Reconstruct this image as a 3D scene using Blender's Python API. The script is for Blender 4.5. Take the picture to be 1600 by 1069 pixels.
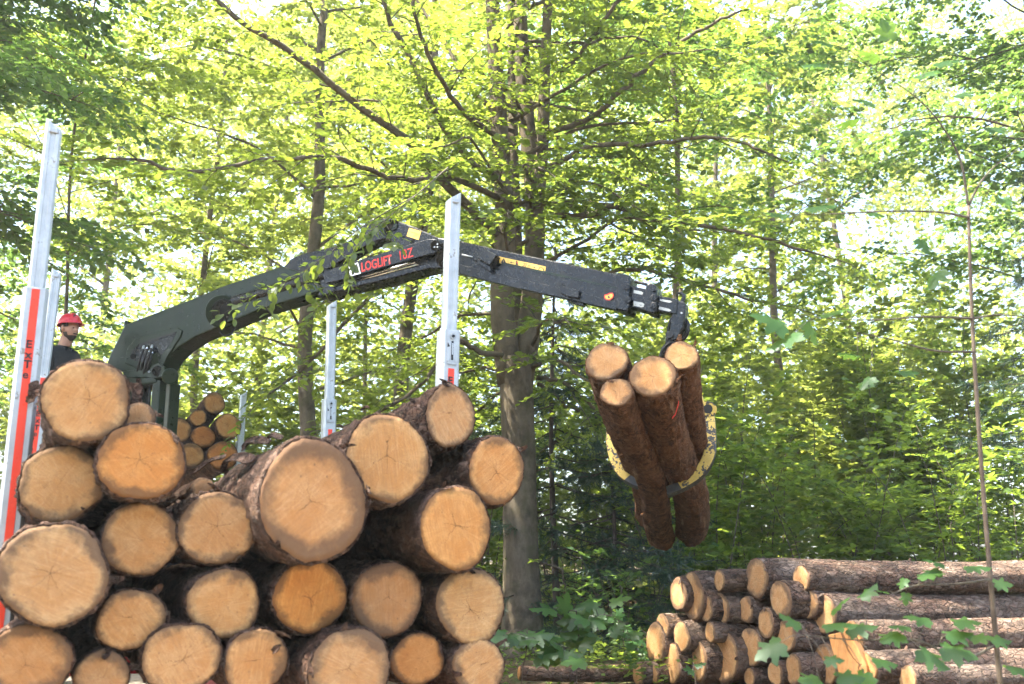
import bpy, bmesh, math, random
import numpy as np
from mathutils import Vector, Matrix

for _o in list(bpy.data.objects):
    bpy.data.objects.remove(_o)
scn = bpy.context.scene
COL = scn.collection
R = math.radians

# ------------------------------------------------------------------ camera
CAM_H = 1.75
FPX = 1555.0                       # focal length in photograph pixels (35 mm lens)
PITCH = math.atan(355.0 / FPX)
cam = bpy.data.cameras.new('camera')
cam.lens = 35.0
cam.sensor_width = 36.0
cam.clip_start = 0.05
cam.clip_end = 500
cam.dof.use_dof = True
cam.dof.focus_distance = 9.0
cam.dof.aperture_fstop = 2.3
camo = bpy.data.objects.new('camera', cam)
COL.objects.link(camo)
camo.location = (0, 0, CAM_H)
camo.rotation_euler = (math.pi / 2 + PITCH, 0, 0)
scn.camera = camo

# ------------------------------------------------------------------ sky, sun, exposure
TO_SUN = Vector((-0.44, -0.05, 0.897)).normalized()
SUN_EL = math.asin(TO_SUN.z)
SUN_AZ = math.atan2(TO_SUN.x, TO_SUN.y)
world = bpy.data.worlds.new('World')
scn.world = world
world.use_nodes = True
wn = world.node_tree
wn.nodes.clear()
sky = wn.nodes.new('ShaderNodeTexSky')
sky.sky_type = 'NISHITA'
sky.sun_disc = False
sky.sun_elevation = SUN_EL
sky.sun_rotation = SUN_AZ
sky.air_density = 1.0
sky.dust_density = 3.0
sky.ozone_density = 1.0
bg = wn.nodes.new('ShaderNodeBackground')
bg.inputs['Strength'].default_value = 0.15
wo = wn.nodes.new('ShaderNodeOutputWorld')
wn.links.new(sky.outputs[0], bg.inputs[0])
wn.links.new(bg.outputs[0], wo.inputs[0])

sl = bpy.data.lights.new('sun', 'SUN')
sl.energy = 5.0
sl.angle = R(0.55)
sl.color = (1.0, 0.93, 0.80)
so = bpy.data.objects.new('sun', sl)
COL.objects.link(so)
so.rotation_euler = (-TO_SUN).to_track_quat('-Z', 'Y').to_euler()
so.location = TO_SUN * 60

scn.view_settings.view_transform = 'Standard'
scn.view_settings.look = 'None'
scn.view_settings.exposure = 2.65
scn.view_settings.gamma = 1.0
scn.view_settings.use_curve_mapping = False
scn.cycles.use_denoising = True
scn.cycles.denoiser = 'OPENIMAGEDENOISE'
scn.cycles.use_adaptive_sampling = True
scn.cycles.adaptive_threshold = 0.03
scn.cycles.use_light_tree = False
scn.cycles.max_bounces = 6
scn.cycles.diffuse_bounces = 4
scn.cycles.transmission_bounces = 4
scn.cycles.glossy_bounces = 2
scn.cycles.sample_clamp_indirect = 8.0
scn.cycles.caustics_reflective = False
scn.cycles.caustics_refractive = False

# ------------------------------------------------------------------ geometry helpers
CAM = Vector((0, 0, CAM_H))
CP, SP = math.cos(PITCH), math.sin(PITCH)


def ray(px, py):
    a = (px - 800.0) / FPX
    b = (534.5 - py) / FPX
    return Vector((a, CP - SP * b, SP + CP * b))


def U(px, py, Y):
    d = ray(px, py)
    return CAM + d * (Y / d.y)


def on_plane(px, py, p0, n):
    d = ray(px, py)
    return CAM + d * ((p0 - CAM).dot(n) / d.dot(n))


def depth(p):
    d = p - CAM
    return d.y * CP + d.z * SP


def smooth(a, b, x):
    t = min(1.0, max(0.0, (x - a) / (b - a)))
    return t * t * (3 - 2 * t)


# trailer frame: AX points along the load away from the camera, PR across it to the right
A0 = U(22, 800, 5.07)
AX = Vector((-715.0 / FPX, 1.0, 0)).normalized()
PR = Vector((AX.y, -AX.x, 0))
A0.z = 0


def road_s(x, y):
    return (x - A0.x) * PR.x + (y - A0.y) * PR.y


def gz(x, y):
    s = road_s(x, y)
    z = 0.78 * smooth(3.3, 4.6, s) + 0.8 * smooth(-1.8, -3.4, s)
    z += 0.018 * max(0.0, y - 12.0) * (smooth(3.6, 6, s) + smooth(-2.5, -5, s))
    z += 0.05 * math.sin(1.3 * x + 0.7 * y) * math.sin(0.9 * y - 0.4 * x) * min(1.0, abs(s - 1.2) / 6.0)
    return z


def root_loc(o):
    while o.parent is not None:
        o = o.parent
    return Vector(o.location)


def tag(o, label=None, cat=None, group=None, kind=None):
    if label: o['label'] = label
    if cat: o['category'] = cat
    if group: o['group'] = group
    if kind: o['kind'] = kind
    return o


def empty(name, loc, label, cat, group=None):
    o = bpy.data.objects.new(name, None)
    o.empty_display_size = 0.1
    COL.objects.link(o)
    o.location = loc
    return tag(o, label, cat, group)


def link(name, me, mat, parent=None):
    o = bpy.data.objects.new(name, me)
    if mat is not None and not me.materials:
        me.materials.append(mat)
    COL.objects.link(o)
    if parent is not None:
        o.parent = parent
    return o


def mk(name, verts, faces, mat, parent=None, shade=True):
    """mesh object from world-space verts (moved to the parent thing's origin)"""
    off = root_loc(parent) if parent is not None else Vector((0, 0, 0))
    me = bpy.data.meshes.new(name)
    me.from_pydata([tuple(Vector(v) - off) for v in verts], [], faces)
    me.validate()
    if shade:
        me.polygons.foreach_set('use_smooth', [True] * len(me.polygons))
    me.update()
    return link(name, me, mat, parent)


def np_mesh(name, V, loops, starts, totals, smooth_=False):
    me = bpy.data.meshes.new(name)
    me.vertices.add(len(V))
    me.vertices.foreach_set('co', np.ascontiguousarray(V, dtype=np.float32).ravel())
    me.loops.add(len(loops))
    me.loops.foreach_set('vertex_index', np.ascontiguousarray(loops, dtype=np.int32))
    me.polygons.add(len(starts))
    me.polygons.foreach_set('loop_start', np.ascontiguousarray(starts, dtype=np.int32))
    me.polygons.foreach_set('loop_total', np.ascontiguousarray(totals, dtype=np.int32))
    if smooth_:
        me.polygons.foreach_set('use_smooth', np.ones(len(starts), dtype=bool))
    me.update(calc_edges=True)
    return me


def tube_data(paths, sides=6):
    """paths: list of (pts Nx3, radii N). Returns verts, faces (quads + end caps)"""
    Vs, Fs = [], []
    base = 0
    ang = np.arange(sides) * 2 * math.pi / sides
    ca, sa = np.cos(ang), np.sin(ang)
    for pts, rad in paths:
        P = np.asarray([tuple(p) for p in pts], dtype=float)
        r = np.asarray(rad, dtype=float)
        n = len(P)
        T = np.gradient(P, axis=0)
        T /= np.linalg.norm(T, axis=1)[:, None] + 1e-9
        ref = np.array([0.0, 0.0, 1.0]) if abs(T[0][2]) < 0.8 else np.array([1.0, 0.0, 0.0])
        S = np.cross(T, ref)
        S /= np.linalg.norm(S, axis=1)[:, None] + 1e-9
        N = np.cross(S, T)
        V = P[:, None, :] + r[:, None, None] * (S[:, None, :] * ca[None, :, None] + N[:, None, :] * sa[None, :, None])
        Vs.append(V.reshape(-1, 3))
        for i in range(n - 1):
            for k in range(sides):
                a = base + i * sides + k
                b = base + i * sides + (k + 1) % sides
                Fs.append((a, b, b + sides, a + sides))
        Fs.append(tuple(base + k for k in range(sides))[::-1])
        Fs.append(tuple(base + (n - 1) * sides + k for k in range(sides)))
        base += n * sides
    return np.concatenate(Vs), Fs


def tubes(name, paths, mat, parent=None, sides=6):
    V, F = tube_data(paths, sides)
    return mk(name, V, F, mat, parent)


def spline(ctrl, n=16):
    """Catmull-Rom through control points (any dimension)"""
    C = np.asarray([tuple(c) for c in ctrl], dtype=float)
    if len(C) == 2:
        t = np.linspace(0, 1, n)[:, None]
        return C[0] * (1 - t) + C[1] * t
    P = np.vstack([2 * C[0] - C[1], C, 2 * C[-1] - C[-2]])
    out = []
    m = len(C) - 1
    for u in np.linspace(0, m - 1e-6, n):
        i = int(u)
        t = u - i
        p0, p1, p2, p3 = P[i], P[i + 1], P[i + 2], P[i + 3]
        out.append(0.5 * (2 * p1 + (p2 - p0) * t + (2 * p0 - 5 * p1 + 4 * p2 - p3) * t * t + (3 * p1 - p0 - 3 * p2 + p3) * t ** 3))
    return np.array(out)


def box_verts(c, ax, ay, az, hx, hy, hz):
    """oriented box"""
    c = Vector(c)
    vs = []
    for sx, sy, sz in ((-1, -1, -1), (1, -1, -1), (1, 1, -1), (-1, 1, -1), (-1, -1, 1), (1, -1, 1), (1, 1, 1), (-1, 1, 1)):
        vs.append(c + ax * (sx * hx) + ay * (sy * hy) + az * (sz * hz))
    return vs


BOXF = [(0, 3, 2, 1), (4, 5, 6, 7), (0, 1, 5, 4), (1, 2, 6, 5), (2, 3, 7, 6), (3, 0, 4, 7)]


def bevel(o, w, seg=2):
    m = o.modifiers.new('bevel', 'BEVEL')
    m.width = w
    m.segments = seg
    m.limit_method = 'ANGLE'
    m.angle_limit = R(35)
    return o


def box(name, c, ax, ay, az, hx, hy, hz, mat, parent=None, bw=0.0):
    ax, ay, az = Vector(ax).normalized(), Vector(ay).normalized(), Vector(az).normalized()
    o = mk(name, box_verts(c, ax, ay, az, hx, hy, hz), BOXF, mat, parent, shade=False)
    if bw: bevel(o, bw)
    return o


def prism(name, pts, n, half, mat, parent=None, bw=0.0, half2=None):
    """polygon pts (world, in one plane) extruded along n by -half..+half2"""
    n = Vector(n).normalized()
    half2 = half if half2 is None else half2
    k = len(pts)
    vs = [Vector(p) - n * half for p in pts] + [Vector(p) + n * half2 for p in pts]
    fs = [tuple(range(k))[::-1], tuple(range(k, 2 * k))]
    for i in range(k):
        j = (i + 1) % k
        fs.append((i, j, j + k, i + k))
    off = root_loc(parent) if parent is not None else Vector((0, 0, 0))
    bm = bmesh.new()
    bv = [bm.verts.new(v - off) for v in vs]
    for f in fs:
        bm.faces.new([bv[i] for i in f])
    bmesh.ops.recalc_face_normals(bm, faces=bm.faces)
    me = bpy.data.meshes.new(name)
    bm.to_mesh(me)
    bm.free()
    o = link(name, me, mat, parent)
    if bw: bevel(o, bw)
    return o


def cyl(name, p0, p1, r, mat, parent=None, sides=20, r1=None, bw=0.0):
    p0, p1 = Vector(p0), Vector(p1)
    V, F = tube_data([([p0, p1], [r, r if r1 is None else r1])], sides)
    o = mk(name, V, F, mat, parent, shade=False)
    if bw:
        bevel(o, bw)
    else:
        for p in o.data.polygons:
            p.use_smooth = len(p.vertices) == 4
    return o


def text(name, body, size, mat, origin, xdir, ydir, parent, bold=0.0, depth_=0.0008, spacing=1.0):
    """flat lettering with its lower left corner at origin"""
    cu = bpy.data.curves.new(name, 'FONT')
    cu.body = body
    cu.size = size
    cu.offset = bold
    cu.extrude = depth_
    cu.space_character = spacing
    t = bpy.data.objects.new(name, cu)
    COL.objects.link(t)
    bpy.context.view_layer.update()
    dg = bpy.context.evaluated_depsgraph_get()
    me = bpy.data.meshes.new_from_object(t.evaluated_get(dg))
    bpy.data.objects.remove(t)
    x = Vector(xdir).normalized()
    y = Vector(ydir).normalized()
    z = x.cross(y)
    y = z.cross(x)
    M = Matrix((x, y, z)).transposed()
    off = root_loc(parent)
    for v in me.vertices:
        v.co = Vector(origin) + M @ v.co - off
    me.materials.clear()
    me.name = name
    return link(name, me, mat, parent)


# ------------------------------------------------------------------ materials
def new_mat(name):
    m = bpy.data.materials.new(name)
    m.use_nodes = True
    nt = m.node_tree
    nt.nodes.clear()
    out = nt.nodes.new('ShaderNodeOutputMaterial')
    return m, nt, out


class NT:
    def __init__(s, nt): s.nt = nt
    def n(s, t, **kw):
        x = s.nt.nodes.new(t)
        for k, v in kw.items(): setattr(x, k, v)
        return x
    def l(s, a, b): s.nt.links.new(a, b)
    def math(s, op, a, b=None, clamp=False):
        x = s.n('ShaderNodeMath', operation=op)
        x.use_clamp = clamp
        for i, v in enumerate((a, b)):
            if v is None: continue
            if isinstance(v, (int, float)): x.inputs[i].default_value = v
            else: s.l(v, x.inputs[i])
        return x.outputs[0]
    def ramp(s, fac, stops, interp='LINEAR'):
        x = s.n('ShaderNodeValToRGB')
        x.color_ramp.interpolation = interp
        e = x.color_ramp.elements
        while len(e) < len(stops): e.new(0.5)
        for el, (p, c) in zip(e, stops):
            el.position = p
            el.color = (c[0], c[1], c[2], 1) if not isinstance(c, (int, float)) else (c, c, c, 1)
        s.l(fac, x.inputs[0])
        return x.outputs[0]
    def noise(s, vec, scale, detail=4, rough=0.55, dist=0.0):
        x = s.n('ShaderNodeTexNoise')
        x.inputs['Scale'].default_value = scale
        x.inputs['Detail'].default_value = detail
        x.inputs['Roughness'].default_value = rough
        x.inputs['Distortion'].default_value = dist
        if vec is not None: s.l(vec, x.inputs['Vector'])
        return x.outputs[0]
    def mix(s, fac, a, b, blend='MIX'):
        x = s.n('ShaderNodeMix', data_type='RGBA', blend_type=blend)
        for i, v in ((0, fac), (6, a), (7, b)):
            if isinstance(v, (int, float)): x.inputs[i].default_value = v
            elif isinstance(v, tuple): x.inputs[i].default_value = (v[0], v[1], v[2], 1)
            else: s.l(v, x.inputs[i])
        return x.outputs[2]
    def bump(s, h, strength, dist=0.01):
        x = s.n('ShaderNodeBump')
        x.inputs['Strength'].default_value = strength
        x.inputs['Distance'].default_value = dist
        s.l(h, x.inputs['Height'])
        return x.outputs[0]
    def principled(s, col, rough=0.7, metal=0.0, normal=None, spec=0.4):
        x = s.n('ShaderNodeBsdfPrincipled')
        for key, v in (('Base Color', col), ('Roughness', rough), ('Metallic', metal)):
            if isinstance(v, (int, float)): x.inputs[key].default_value = v
            elif isinstance(v, tuple): x.inputs[key].default_value = (v[0], v[1], v[2], 1)
            else: s.l(v, x.inputs[key])
        x.inputs['Specular IOR Level'].default_value = spec
        if normal is not None: s.l(normal, x.inputs['Normal'])
        return x.outputs[0]
    def coord(s, kind='Object'):
        return s.n('ShaderNodeTexCoord').outputs[kind]
    def mapping(s, vec, scale=(1, 1, 1), loc=(0, 0, 0), rot=(0, 0, 0)):
        x = s.n('ShaderNodeMapping')
        x.inputs['Scale'].default_value = scale
        x.inputs['Location'].default_value = loc
        x.inputs['Rotation'].default_value = rot
        s.l(vec, x.inputs['Vector'])
        return x.outputs[0]


def paint(name, col, rough=0.4, wear=None, wear_amt=0.0, metal=0.0, dirt=0.25, scale=6.0, bumpy=0.05, spec=0.4):
    m, nt, out = new_mat(name)
    g = NT(nt)
    v = g.coord('Object')
    n1 = g.noise(v, scale, 6, 0.65)
    n2 = g.noise(v, scale * 6, 4, 0.6)
    c = g.mix(g.ramp(n1, [(0.35, 0), (0.75, 1)]), col, tuple(x * (1 - dirt) for x in col))
    if wear:
        w = g.ramp(g.mix(0.42, n1, n2), [(wear_amt, 0), (wear_amt + 0.025, 1)])
        w = g.math('SUBTRACT', 1.0, w)
        c = g.mix(w, c, wear)
    rr = g.ramp(n2, [(0.3, max(0.05, rough - 0.1)), (0.7, min(1, rough + 0.15))])
    s = g.principled(c, rr, metal, g.bump(n2, bumpy, 0.004), spec)
    g.l(s, out.inputs[0])
    return m


def leaf_mat(name, refl, trans, var=0.35, gloss=0.035, tw=0.55):
    """thin leaf: diffuse both sides plus light let through; 'rnd' varies it from leaf to leaf"""
    m, nt, out = new_mat(name)
    g = NT(nt)
    at = g.n('ShaderNodeAttribute', attribute_name='rnd')
    f = at.outputs['Fac']
    def shades(c):
        return g.ramp(f, [(0.0, tuple(x * (1 - var) for x in c)), (0.5, c),
                          (1.0, (c[0] * (1 + var * 1.1), c[1] * (1 + var * 0.7), c[2] * (1 + var * 0.3)))])
    d = g.n('ShaderNodeBsdfDiffuse')
    g.l(shades(refl), d.inputs[0])
    t = g.n('ShaderNodeBsdfTranslucent')
    g.l(shades(trans), t.inputs[0])
    mx = g.n('ShaderNodeMixShader')
    mx.inputs[0].default_value = tw
    g.l(d.outputs[0], mx.inputs[1])
    g.l(t.outputs[0], mx.inputs[2])
    gl = g.n('ShaderNodeBsdfGlossy')
    gl.inputs['Roughness'].default_value = 0.42
    gl.inputs['Color'].default_value = (0.9, 0.95, 1, 1)
    m2 = g.n('ShaderNodeMixShader')
    m2.inputs[0].default_value = gloss
    g.l(mx.outputs[0], m2.inputs[1])
    g.l(gl.outputs[0], m2.inputs[2])
    g.l(m2.outputs[0], out.inputs[0])
    return m


def bark_mat(name, dark, mid, light, scale=14.0, stretch=0.35, bstr=0.8, bdist=0.02, moss=None, flake=0.5):
    m, nt, out = new_mat(name)
    g = NT(nt)
    oi = g.n('ShaderNodeObjectInfo')
    v = g.coord('Object')
    add = g.n('ShaderNodeVectorMath', operation='ADD')
    g.l(v, add.inputs[0])
    sc = g.n('ShaderNodeVectorMath', operation='SCALE')
    sc.inputs[0].default_value = (7.0, 3.0, 5.0)
    g.l(oi.outputs['Random'], sc.inputs['Scale'])
    g.l(sc.outputs[0], add.inputs[1])
    vv = g.mapping(add.outputs[0], (1, 1, stretch))
    vo = g.n('ShaderNodeTexVoronoi')
    vo.inputs['Scale'].default_value = scale * 1.6
    vo.inputs['Randomness'].default_value = 1.0
    n0 = g.noise(vv, scale * 0.5, 5, 0.7, 0.6)
    mixv = g.mix(0.12, vv, n0)
    g.l(mixv, vo.inputs['Vector'])
    n1 = g.noise(vv, scale * 2.2, 6, 0.7)
    n2 = g.noise(add.outputs[0], 2.2, 5, 0.65)
    h = g.mix(flake, n1, vo.outputs['Distance'])
    c = g.ramp(h, [(0.18, dark), (0.42, mid), (0.75, light)])
    c = g.mix(g.ramp(n2, [(0.38, 0), (0.66, 0.65)]), c, light)
    c = g.mix(g.ramp(g.noise(add.outputs[0], 5.5, 4, 0.6), [(0.5, 0), (0.7, 0.7)]), c, dark)
    if moss:
        c = g.mix(g.ramp(g.noise(add.outputs[0], 3.1, 5, 0.7), [(0.5, 0), (0.68, 0.6)]), c, moss)
    s = g.principled(c, 0.85, 0, g.bump(h, bstr, bdist), 0.2)
    g.l(s, out.inputs[0])
    return m


def log_bark_mat(name, dark, mid, red, light, scale=26.0, patch=0.5, bstr=1.0, scrape=0.5):
    """flaky conifer bark: plates parted by dark cracks, rubbed and lichen-grey patches"""
    m, nt, out = new_mat(name)
    g = NT(nt)
    oi = g.n('ShaderNodeObjectInfo')
    v = g.coord('Object')
    sc = g.n('ShaderNodeVectorMath', operation='SCALE')
    sc.inputs[0].default_value = (7.0, 3.0, 5.0)
    g.l(oi.outputs['Random'], sc.inputs['Scale'])
    add = g.n('ShaderNodeVectorMath', operation='ADD')
    g.l(v, add.inputs[0]); g.l(sc.outputs[0], add.inputs[1])
    p = add.outputs[0]
    nx = g.n('ShaderNodeTexNoise')
    nx.inputs['Scale'].default_value = 16.0
    nx.inputs['Detail'].default_value = 5
    g.l(p, nx.inputs['Vector'])
    w = g.n('ShaderNodeVectorMath', operation='SCALE')
    w.inputs['Scale'].default_value = 0.085
    g.l(nx.outputs['Color'], w.inputs[0])
    pw = g.n('ShaderNodeVectorMath', operation='ADD')
    g.l(p, pw.inputs[0]); g.l(w.outputs[0], pw.inputs[1])
    pv = g.mapping(pw.outputs[0], (1, 1, 0.42))
    ve = g.n('ShaderNodeTexVoronoi', feature='DISTANCE_TO_EDGE')
    ve.inputs['Scale'].default_value = scale
    vc = g.n('ShaderNodeTexVoronoi', feature='F1')
    vc.inputs['Scale'].default_value = scale
    g.l(pv, ve.inputs['Vector']); g.l(pv, vc.inputs['Vector'])
    sepc = g.n('ShaderNodeSeparateColor')
    g.l(vc.outputs['Color'], sepc.inputs[0])
    fine = g.noise(p, 85, 4, 0.75)
    big = g.noise(p, 2.4, 5, 0.65)
    mid_n = g.noise(p, 7.0, 5, 0.7)
    c = g.ramp(g.mix(0.62, sepc.outputs[0], g.noise(pw.outputs[0], 13.0, 6, 0.75)), [(0.22, dark), (0.42, mid), (0.56, red), (0.78, light)])
    c = g.mix(g.ramp(fine, [(0.35, 0.55), (0.6, 0)]), c, dark)
    crack = g.ramp(ve.outputs['Distance'], [(0.02, 1), (0.11, 0)])
    c = g.mix(g.math('MULTIPLY', crack, g.ramp(g.noise(p, 11.0, 4, 0.7), [(0.40, 0.05), (0.62, 0.8)])), c, tuple(x * 0.4 for x in dark))
    c = g.mix(g.ramp(big, [(0.45, 0), (0.66, patch)]), c, light)
    c = g.mix(g.ramp(mid_n, [(0.52, 0), (0.68, 0.75)]), c, red)
    c = g.mix(g.ramp(g.noise(p, 4.1, 4, 0.7), [(0.55, 0), (0.68, 0.6)]), c, dark)
    scr = g.noise(g.mapping(p, (1, 1, 0.16)), 9.0, 5, 0.7)
    c = g.mix(g.ramp(scr, [(0.60, 0), (0.68, scrape)]), c, (0.36, 0.215, 0.12))
    h = g.math('ADD', g.math('MULTIPLY', g.math('MINIMUM', ve.outputs['Distance'], 0.15), 5.0), g.math('ADD', g.math('MULTIPLY', sepc.outputs[1], 0.35), g.math('MULTIPLY', fine, 0.5)))
    s = g.principled(c, 0.88, 0, g.bump(h, bstr, 0.016), 0.15)
    g.l(s, out.inputs[0])
    return m


def wood_end_mat(name='sawn_wood', k1=3.0, k2=2.0, wd=1.0, len1=0.62, len2=0.5, ring_s=0.22, saw_s=1.25, stain=0.0):
    """sawn log end. attribute 'fc' = position on the face over its radius; object colour = tint"""
    m, nt, out = new_mat(name)
    g = NT(nt)
    oi = g.n('ShaderNodeObjectInfo')
    at = g.n('ShaderNodeAttribute', attribute_name='fc')
    rot = g.n('ShaderNodeVectorRotate', rotation_type='Z_AXIS')
    g.l(at.outputs['Vector'], rot.inputs['Vector'])
    g.l(g.math('MULTIPLY', oi.outputs['Random'], 6.283), rot.inputs['Angle'])
    off = g.n('ShaderNodeCombineXYZ')
    g.l(g.math('MULTIPLY', oi.outputs['Random'], 37.0), off.inputs[2])
    add = g.n('ShaderNodeVectorMath', operation='ADD')
    g.l(rot.outputs[0], add.inputs[0])
    g.l(off.outputs[0], add.inputs[1])
    p = add.outputs[0]                       # per-log random slice of the noises
    sep = g.n('ShaderNodeSeparateXYZ')
    g.l(rot.outputs[0], sep.inputs[0])
    x, y = sep.outputs[0], sep.outputs[1]
    # pith sits a little off the middle
    px = g.math('ADD', x, g.math('MULTIPLY', g.math('SUBTRACT', g.noise(off.outputs[0], 3.7, 0), 0.5), 0.5))
    py = g.math('ADD', y, -0.06)
    rho_p = g.math('SQRT', g.math('ADD', g.math('MULTIPLY', px, px), g.math('MULTIPLY', py, py)))
    rho = g.math('SQRT', g.math('ADD', g.math('MULTIPLY', x, x), g.math('MULTIPLY', y, y)))
    th = g.math('ARCTAN2', py, px)
    warp = g.noise(p, 2.2, 3, 0.5)
    # growth rings
    ring_in = g.math('ADD', g.math('MULTIPLY', rho_p, 105.0), g.math('MULTIPLY', warp, 34.0))
    ring = g.math('ADD', g.math('MULTIPLY', g.math('SINE', ring_in), 0.5), 0.5)
    wide = g.noise(None, 1, 2)
    cx = g.n('ShaderNodeCombineXYZ')
    g.l(g.math('ADD', g.math('MULTIPLY', rho_p, 9.0), g.math('MULTIPLY', warp, 1.5)), cx.inputs[0])
    g.l(g.math('MULTIPLY', oi.outputs['Random'], 91.0), cx.inputs[1])
    broad = g.noise(cx.outputs[0], 1.6, 3, 0.6)
    # saw marks
    sx = g.n('ShaderNodeCombineXYZ')
    g.l(g.math('MULTIPLY', x, 30.0), sx.inputs[0])
    g.l(g.math('MULTIPLY', y, 1.3), sx.inputs[1])
    g.l(g.math('MULTIPLY', oi.outputs['Random'], 53.0), sx.inputs[2])
    saw = g.noise(sx.outputs[0], 1.0, 5, 0.65)
    blot = g.noise(p, 1.7, 5, 0.6)
    fine = g.noise(p, 24.0, 4, 0.7)
    heart = (0.50, 0.242, 0.082)
    sap = (0.56, 0.325, 0.135)
    c = g.mix(g.ramp(g.math('ADD', rho, g.math('MULTIPLY', g.math('SUBTRACT', warp, 0.5), 0.35)), [(0.70, 0), (0.84, 1)]), heart, sap)
    c = g.mix(g.ramp(blot, [(0.42, 0), (0.66, 0.65)]), c, (0.60, 0.375, 0.175))
    c = g.mix(g.math('MULTIPLY', ring, ring_s), c, (0.30, 0.14, 0.045))
    c = g.mix(g.ramp(broad, [(0.45, 0), (0.7, 0.30)]), c, (0.36, 0.17, 0.06))
    c = g.mix(g.ramp(saw, [(0.36, 0.42 * saw_s), (0.55, 0)]), c, (0.34, 0.19, 0.085))
    c = g.mix(g.ramp(saw, [(0.55, 0), (0.75, 0.4 * saw_s)]), c, (0.62, 0.43, 0.24))
    c = g.mix(g.ramp(fine, [(0.5, 0), (0.8, 0.35)]), c, (0.26, 0.14, 0.06))
    rx = g.n('ShaderNodeCombineXYZ')
    g.l(g.math('MULTIPLY', g.math('COSINE', th), 5.0), rx.inputs[0])
    g.l(g.math('MULTIPLY', g.math('SINE', th), 5.0), rx.inputs[1])
    g.l(g.math('ADD', g.math('MULTIPLY', rho_p, 1.2), g.math('MULTIPLY', oi.outputs['Random'], 67.0)), rx.inputs[2])
    rays = g.noise(rx.outputs[0], 1.6, 5, 0.7)
    c = g.mix(g.ramp(rays, [(0.40, 0.34), (0.56, 0)]), c, (0.36, 0.18, 0.07))
    c = g.mix(g.ramp(rays, [(0.56, 0), (0.74, 0.35)]), c, (0.64, 0.44, 0.24))
    # dirty rim and weather stains creeping in from the bark
    rim = g.math('ADD', g.math('ADD', rho, g.math('MULTIPLY', g.math('SUBTRACT', g.noise(p, 1.15, 2, 0.5), 0.5), 1.0)), g.math('MULTIPLY', g.math('SUBTRACT', g.noise(p, 6.5, 5, 0.75), 0.5), 0.45))
    c = g.mix(g.ramp(rim, [(0.76 - stain, 0), (0.97 - stain * 0.5, 0.85)]), c, (0.115, 0.068, 0.040))
    c = g.mix(g.ramp(g.math('ADD', rho, g.math('MULTIPLY', g.math('SUBTRACT', fine, 0.5), 0.14)), [(0.90, 0), (0.99, 0.75)]), c, (0.16, 0.085, 0.04))
    sp = g.n('ShaderNodeTexVoronoi')
    sp.inputs['Scale'].default_value = 3.4
    g.l(p, sp.inputs['Vector'])
    c = g.mix(g.ramp(sp.outputs['Distance'], [(0.05, 0.75), (0.10, 0)]), c, (0.17, 0.10, 0.055))
    c = g.mix(g.ramp(g.noise(p, 3.3, 5, 0.72), [(0.57, 0), (0.72, 0.55)]), c, (0.28, 0.135, 0.05))
    # radial checks
    wob = g.math('MULTIPLY', g.math('SUBTRACT', g.noise(p, 5.0, 3, 0.6), 0.5), 1.1)
    tw = g.math('ADD', th, wob)
    def check(k, ph, width, length):
        a = g.math('SINE', g.math('ADD', g.math('MULTIPLY', tw, k * 0.5), g.math('MULTIPLY', oi.outputs['Random'], ph)))
        dist = g.math('MULTIPLY', g.math('ABSOLUTE', a), rho_p)
        mk_ = g.math('LESS_THAN', dist, g.math('MULTIPLY', g.math('SUBTRACT', length, rho_p, True), width))
        return mk_
    ck = g.math('MAXIMUM', check(k1, 29.0, 0.024 * wd, len1), check(k2, 71.0, 0.016 * wd, len2))
    c = g.mix(g.math('MULTIPLY', ck, 0.78), c, (0.10, 0.045, 0.02))
    c = g.mix(1.0, c, oi.outputs['Color'], 'MULTIPLY')
    hh = g.math('ADD', g.math('MULTIPLY', saw, 1.0), g.math('MULTIPLY', fine, 0.35))
    hh = g.math('SUBTRACT', hh, g.math('MULTIPLY', ck, 0.8))
    s = g.principled(c, 0.78, 0, g.bump(hh, 0.4 * saw_s + 0.1, 0.006), 0.25)
    g.l(s, out.inputs[0])
    return m


M = {}
M['wood'] = wood_end_mat()
WOODS = [M['wood'],
         wood_end_mat('sawn_wood_star', 5.0, 3.0, 0.8, 0.75, 0.45, 0.16, 0.9, 0.0),
         wood_end_mat('sawn_wood_ringed', 2.0, 1.0, 0.6, 0.30, 0.25, 0.28, 0.8, 0.04),
         wood_end_mat('sawn_wood_rough', 1.0, 2.0, 0.8, 0.45, 0.30, 0.10, 1.5, 0.05),
         wood_end_mat('sawn_wood_stained', 3.0, 4.0, 0.7, 0.50, 0.35, 0.14, 1.1, 0.16)]
M['bark'] = log_bark_mat('spruce_bark', (0.012, 0.007, 0.005), (0.054, 0.030, 0.020), (0.105, 0.055, 0.035), (0.235, 0.155, 0.115), 34, 0.35)
M['bark_red'] = log_bark_mat('red_spruce_bark', (0.026, 0.011, 0.005), (0.115, 0.048, 0.020), (0.185, 0.080, 0.034), (0.28, 0.14, 0.07), 40, 0.4, 1.0, 0.75)
M['bark_pile'] = log_bark_mat('pile_bark', (0.032, 0.021, 0.015), (0.11, 0.075, 0.053), (0.165, 0.095, 0.064), (0.29, 0.225, 0.175), 32, 0.45, 1.0, 0.3)
M['beech_bark'] = bark_mat('beech_bark', (0.018, 0.013, 0.008), (0.074, 0.056, 0.035), (0.155, 0.122, 0.082), 6, 0.35, 0.6, 0.016, moss=(0.050, 0.052, 0.018), flake=0.2)
M['twig_bark'] = bark_mat('twig_bark', (0.030, 0.024, 0.018), (0.075, 0.060, 0.045), (0.14, 0.12, 0.09), 14, 0.4, 0.3, 0.005, flake=0.3)
M['spruce_trunk'] = bark_mat('spruce_trunk_bark', (0.018, 0.013, 0.010), (0.05, 0.036, 0.028), (0.09, 0.07, 0.055), 14, 0.4, 0.6, 0.01)
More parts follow.
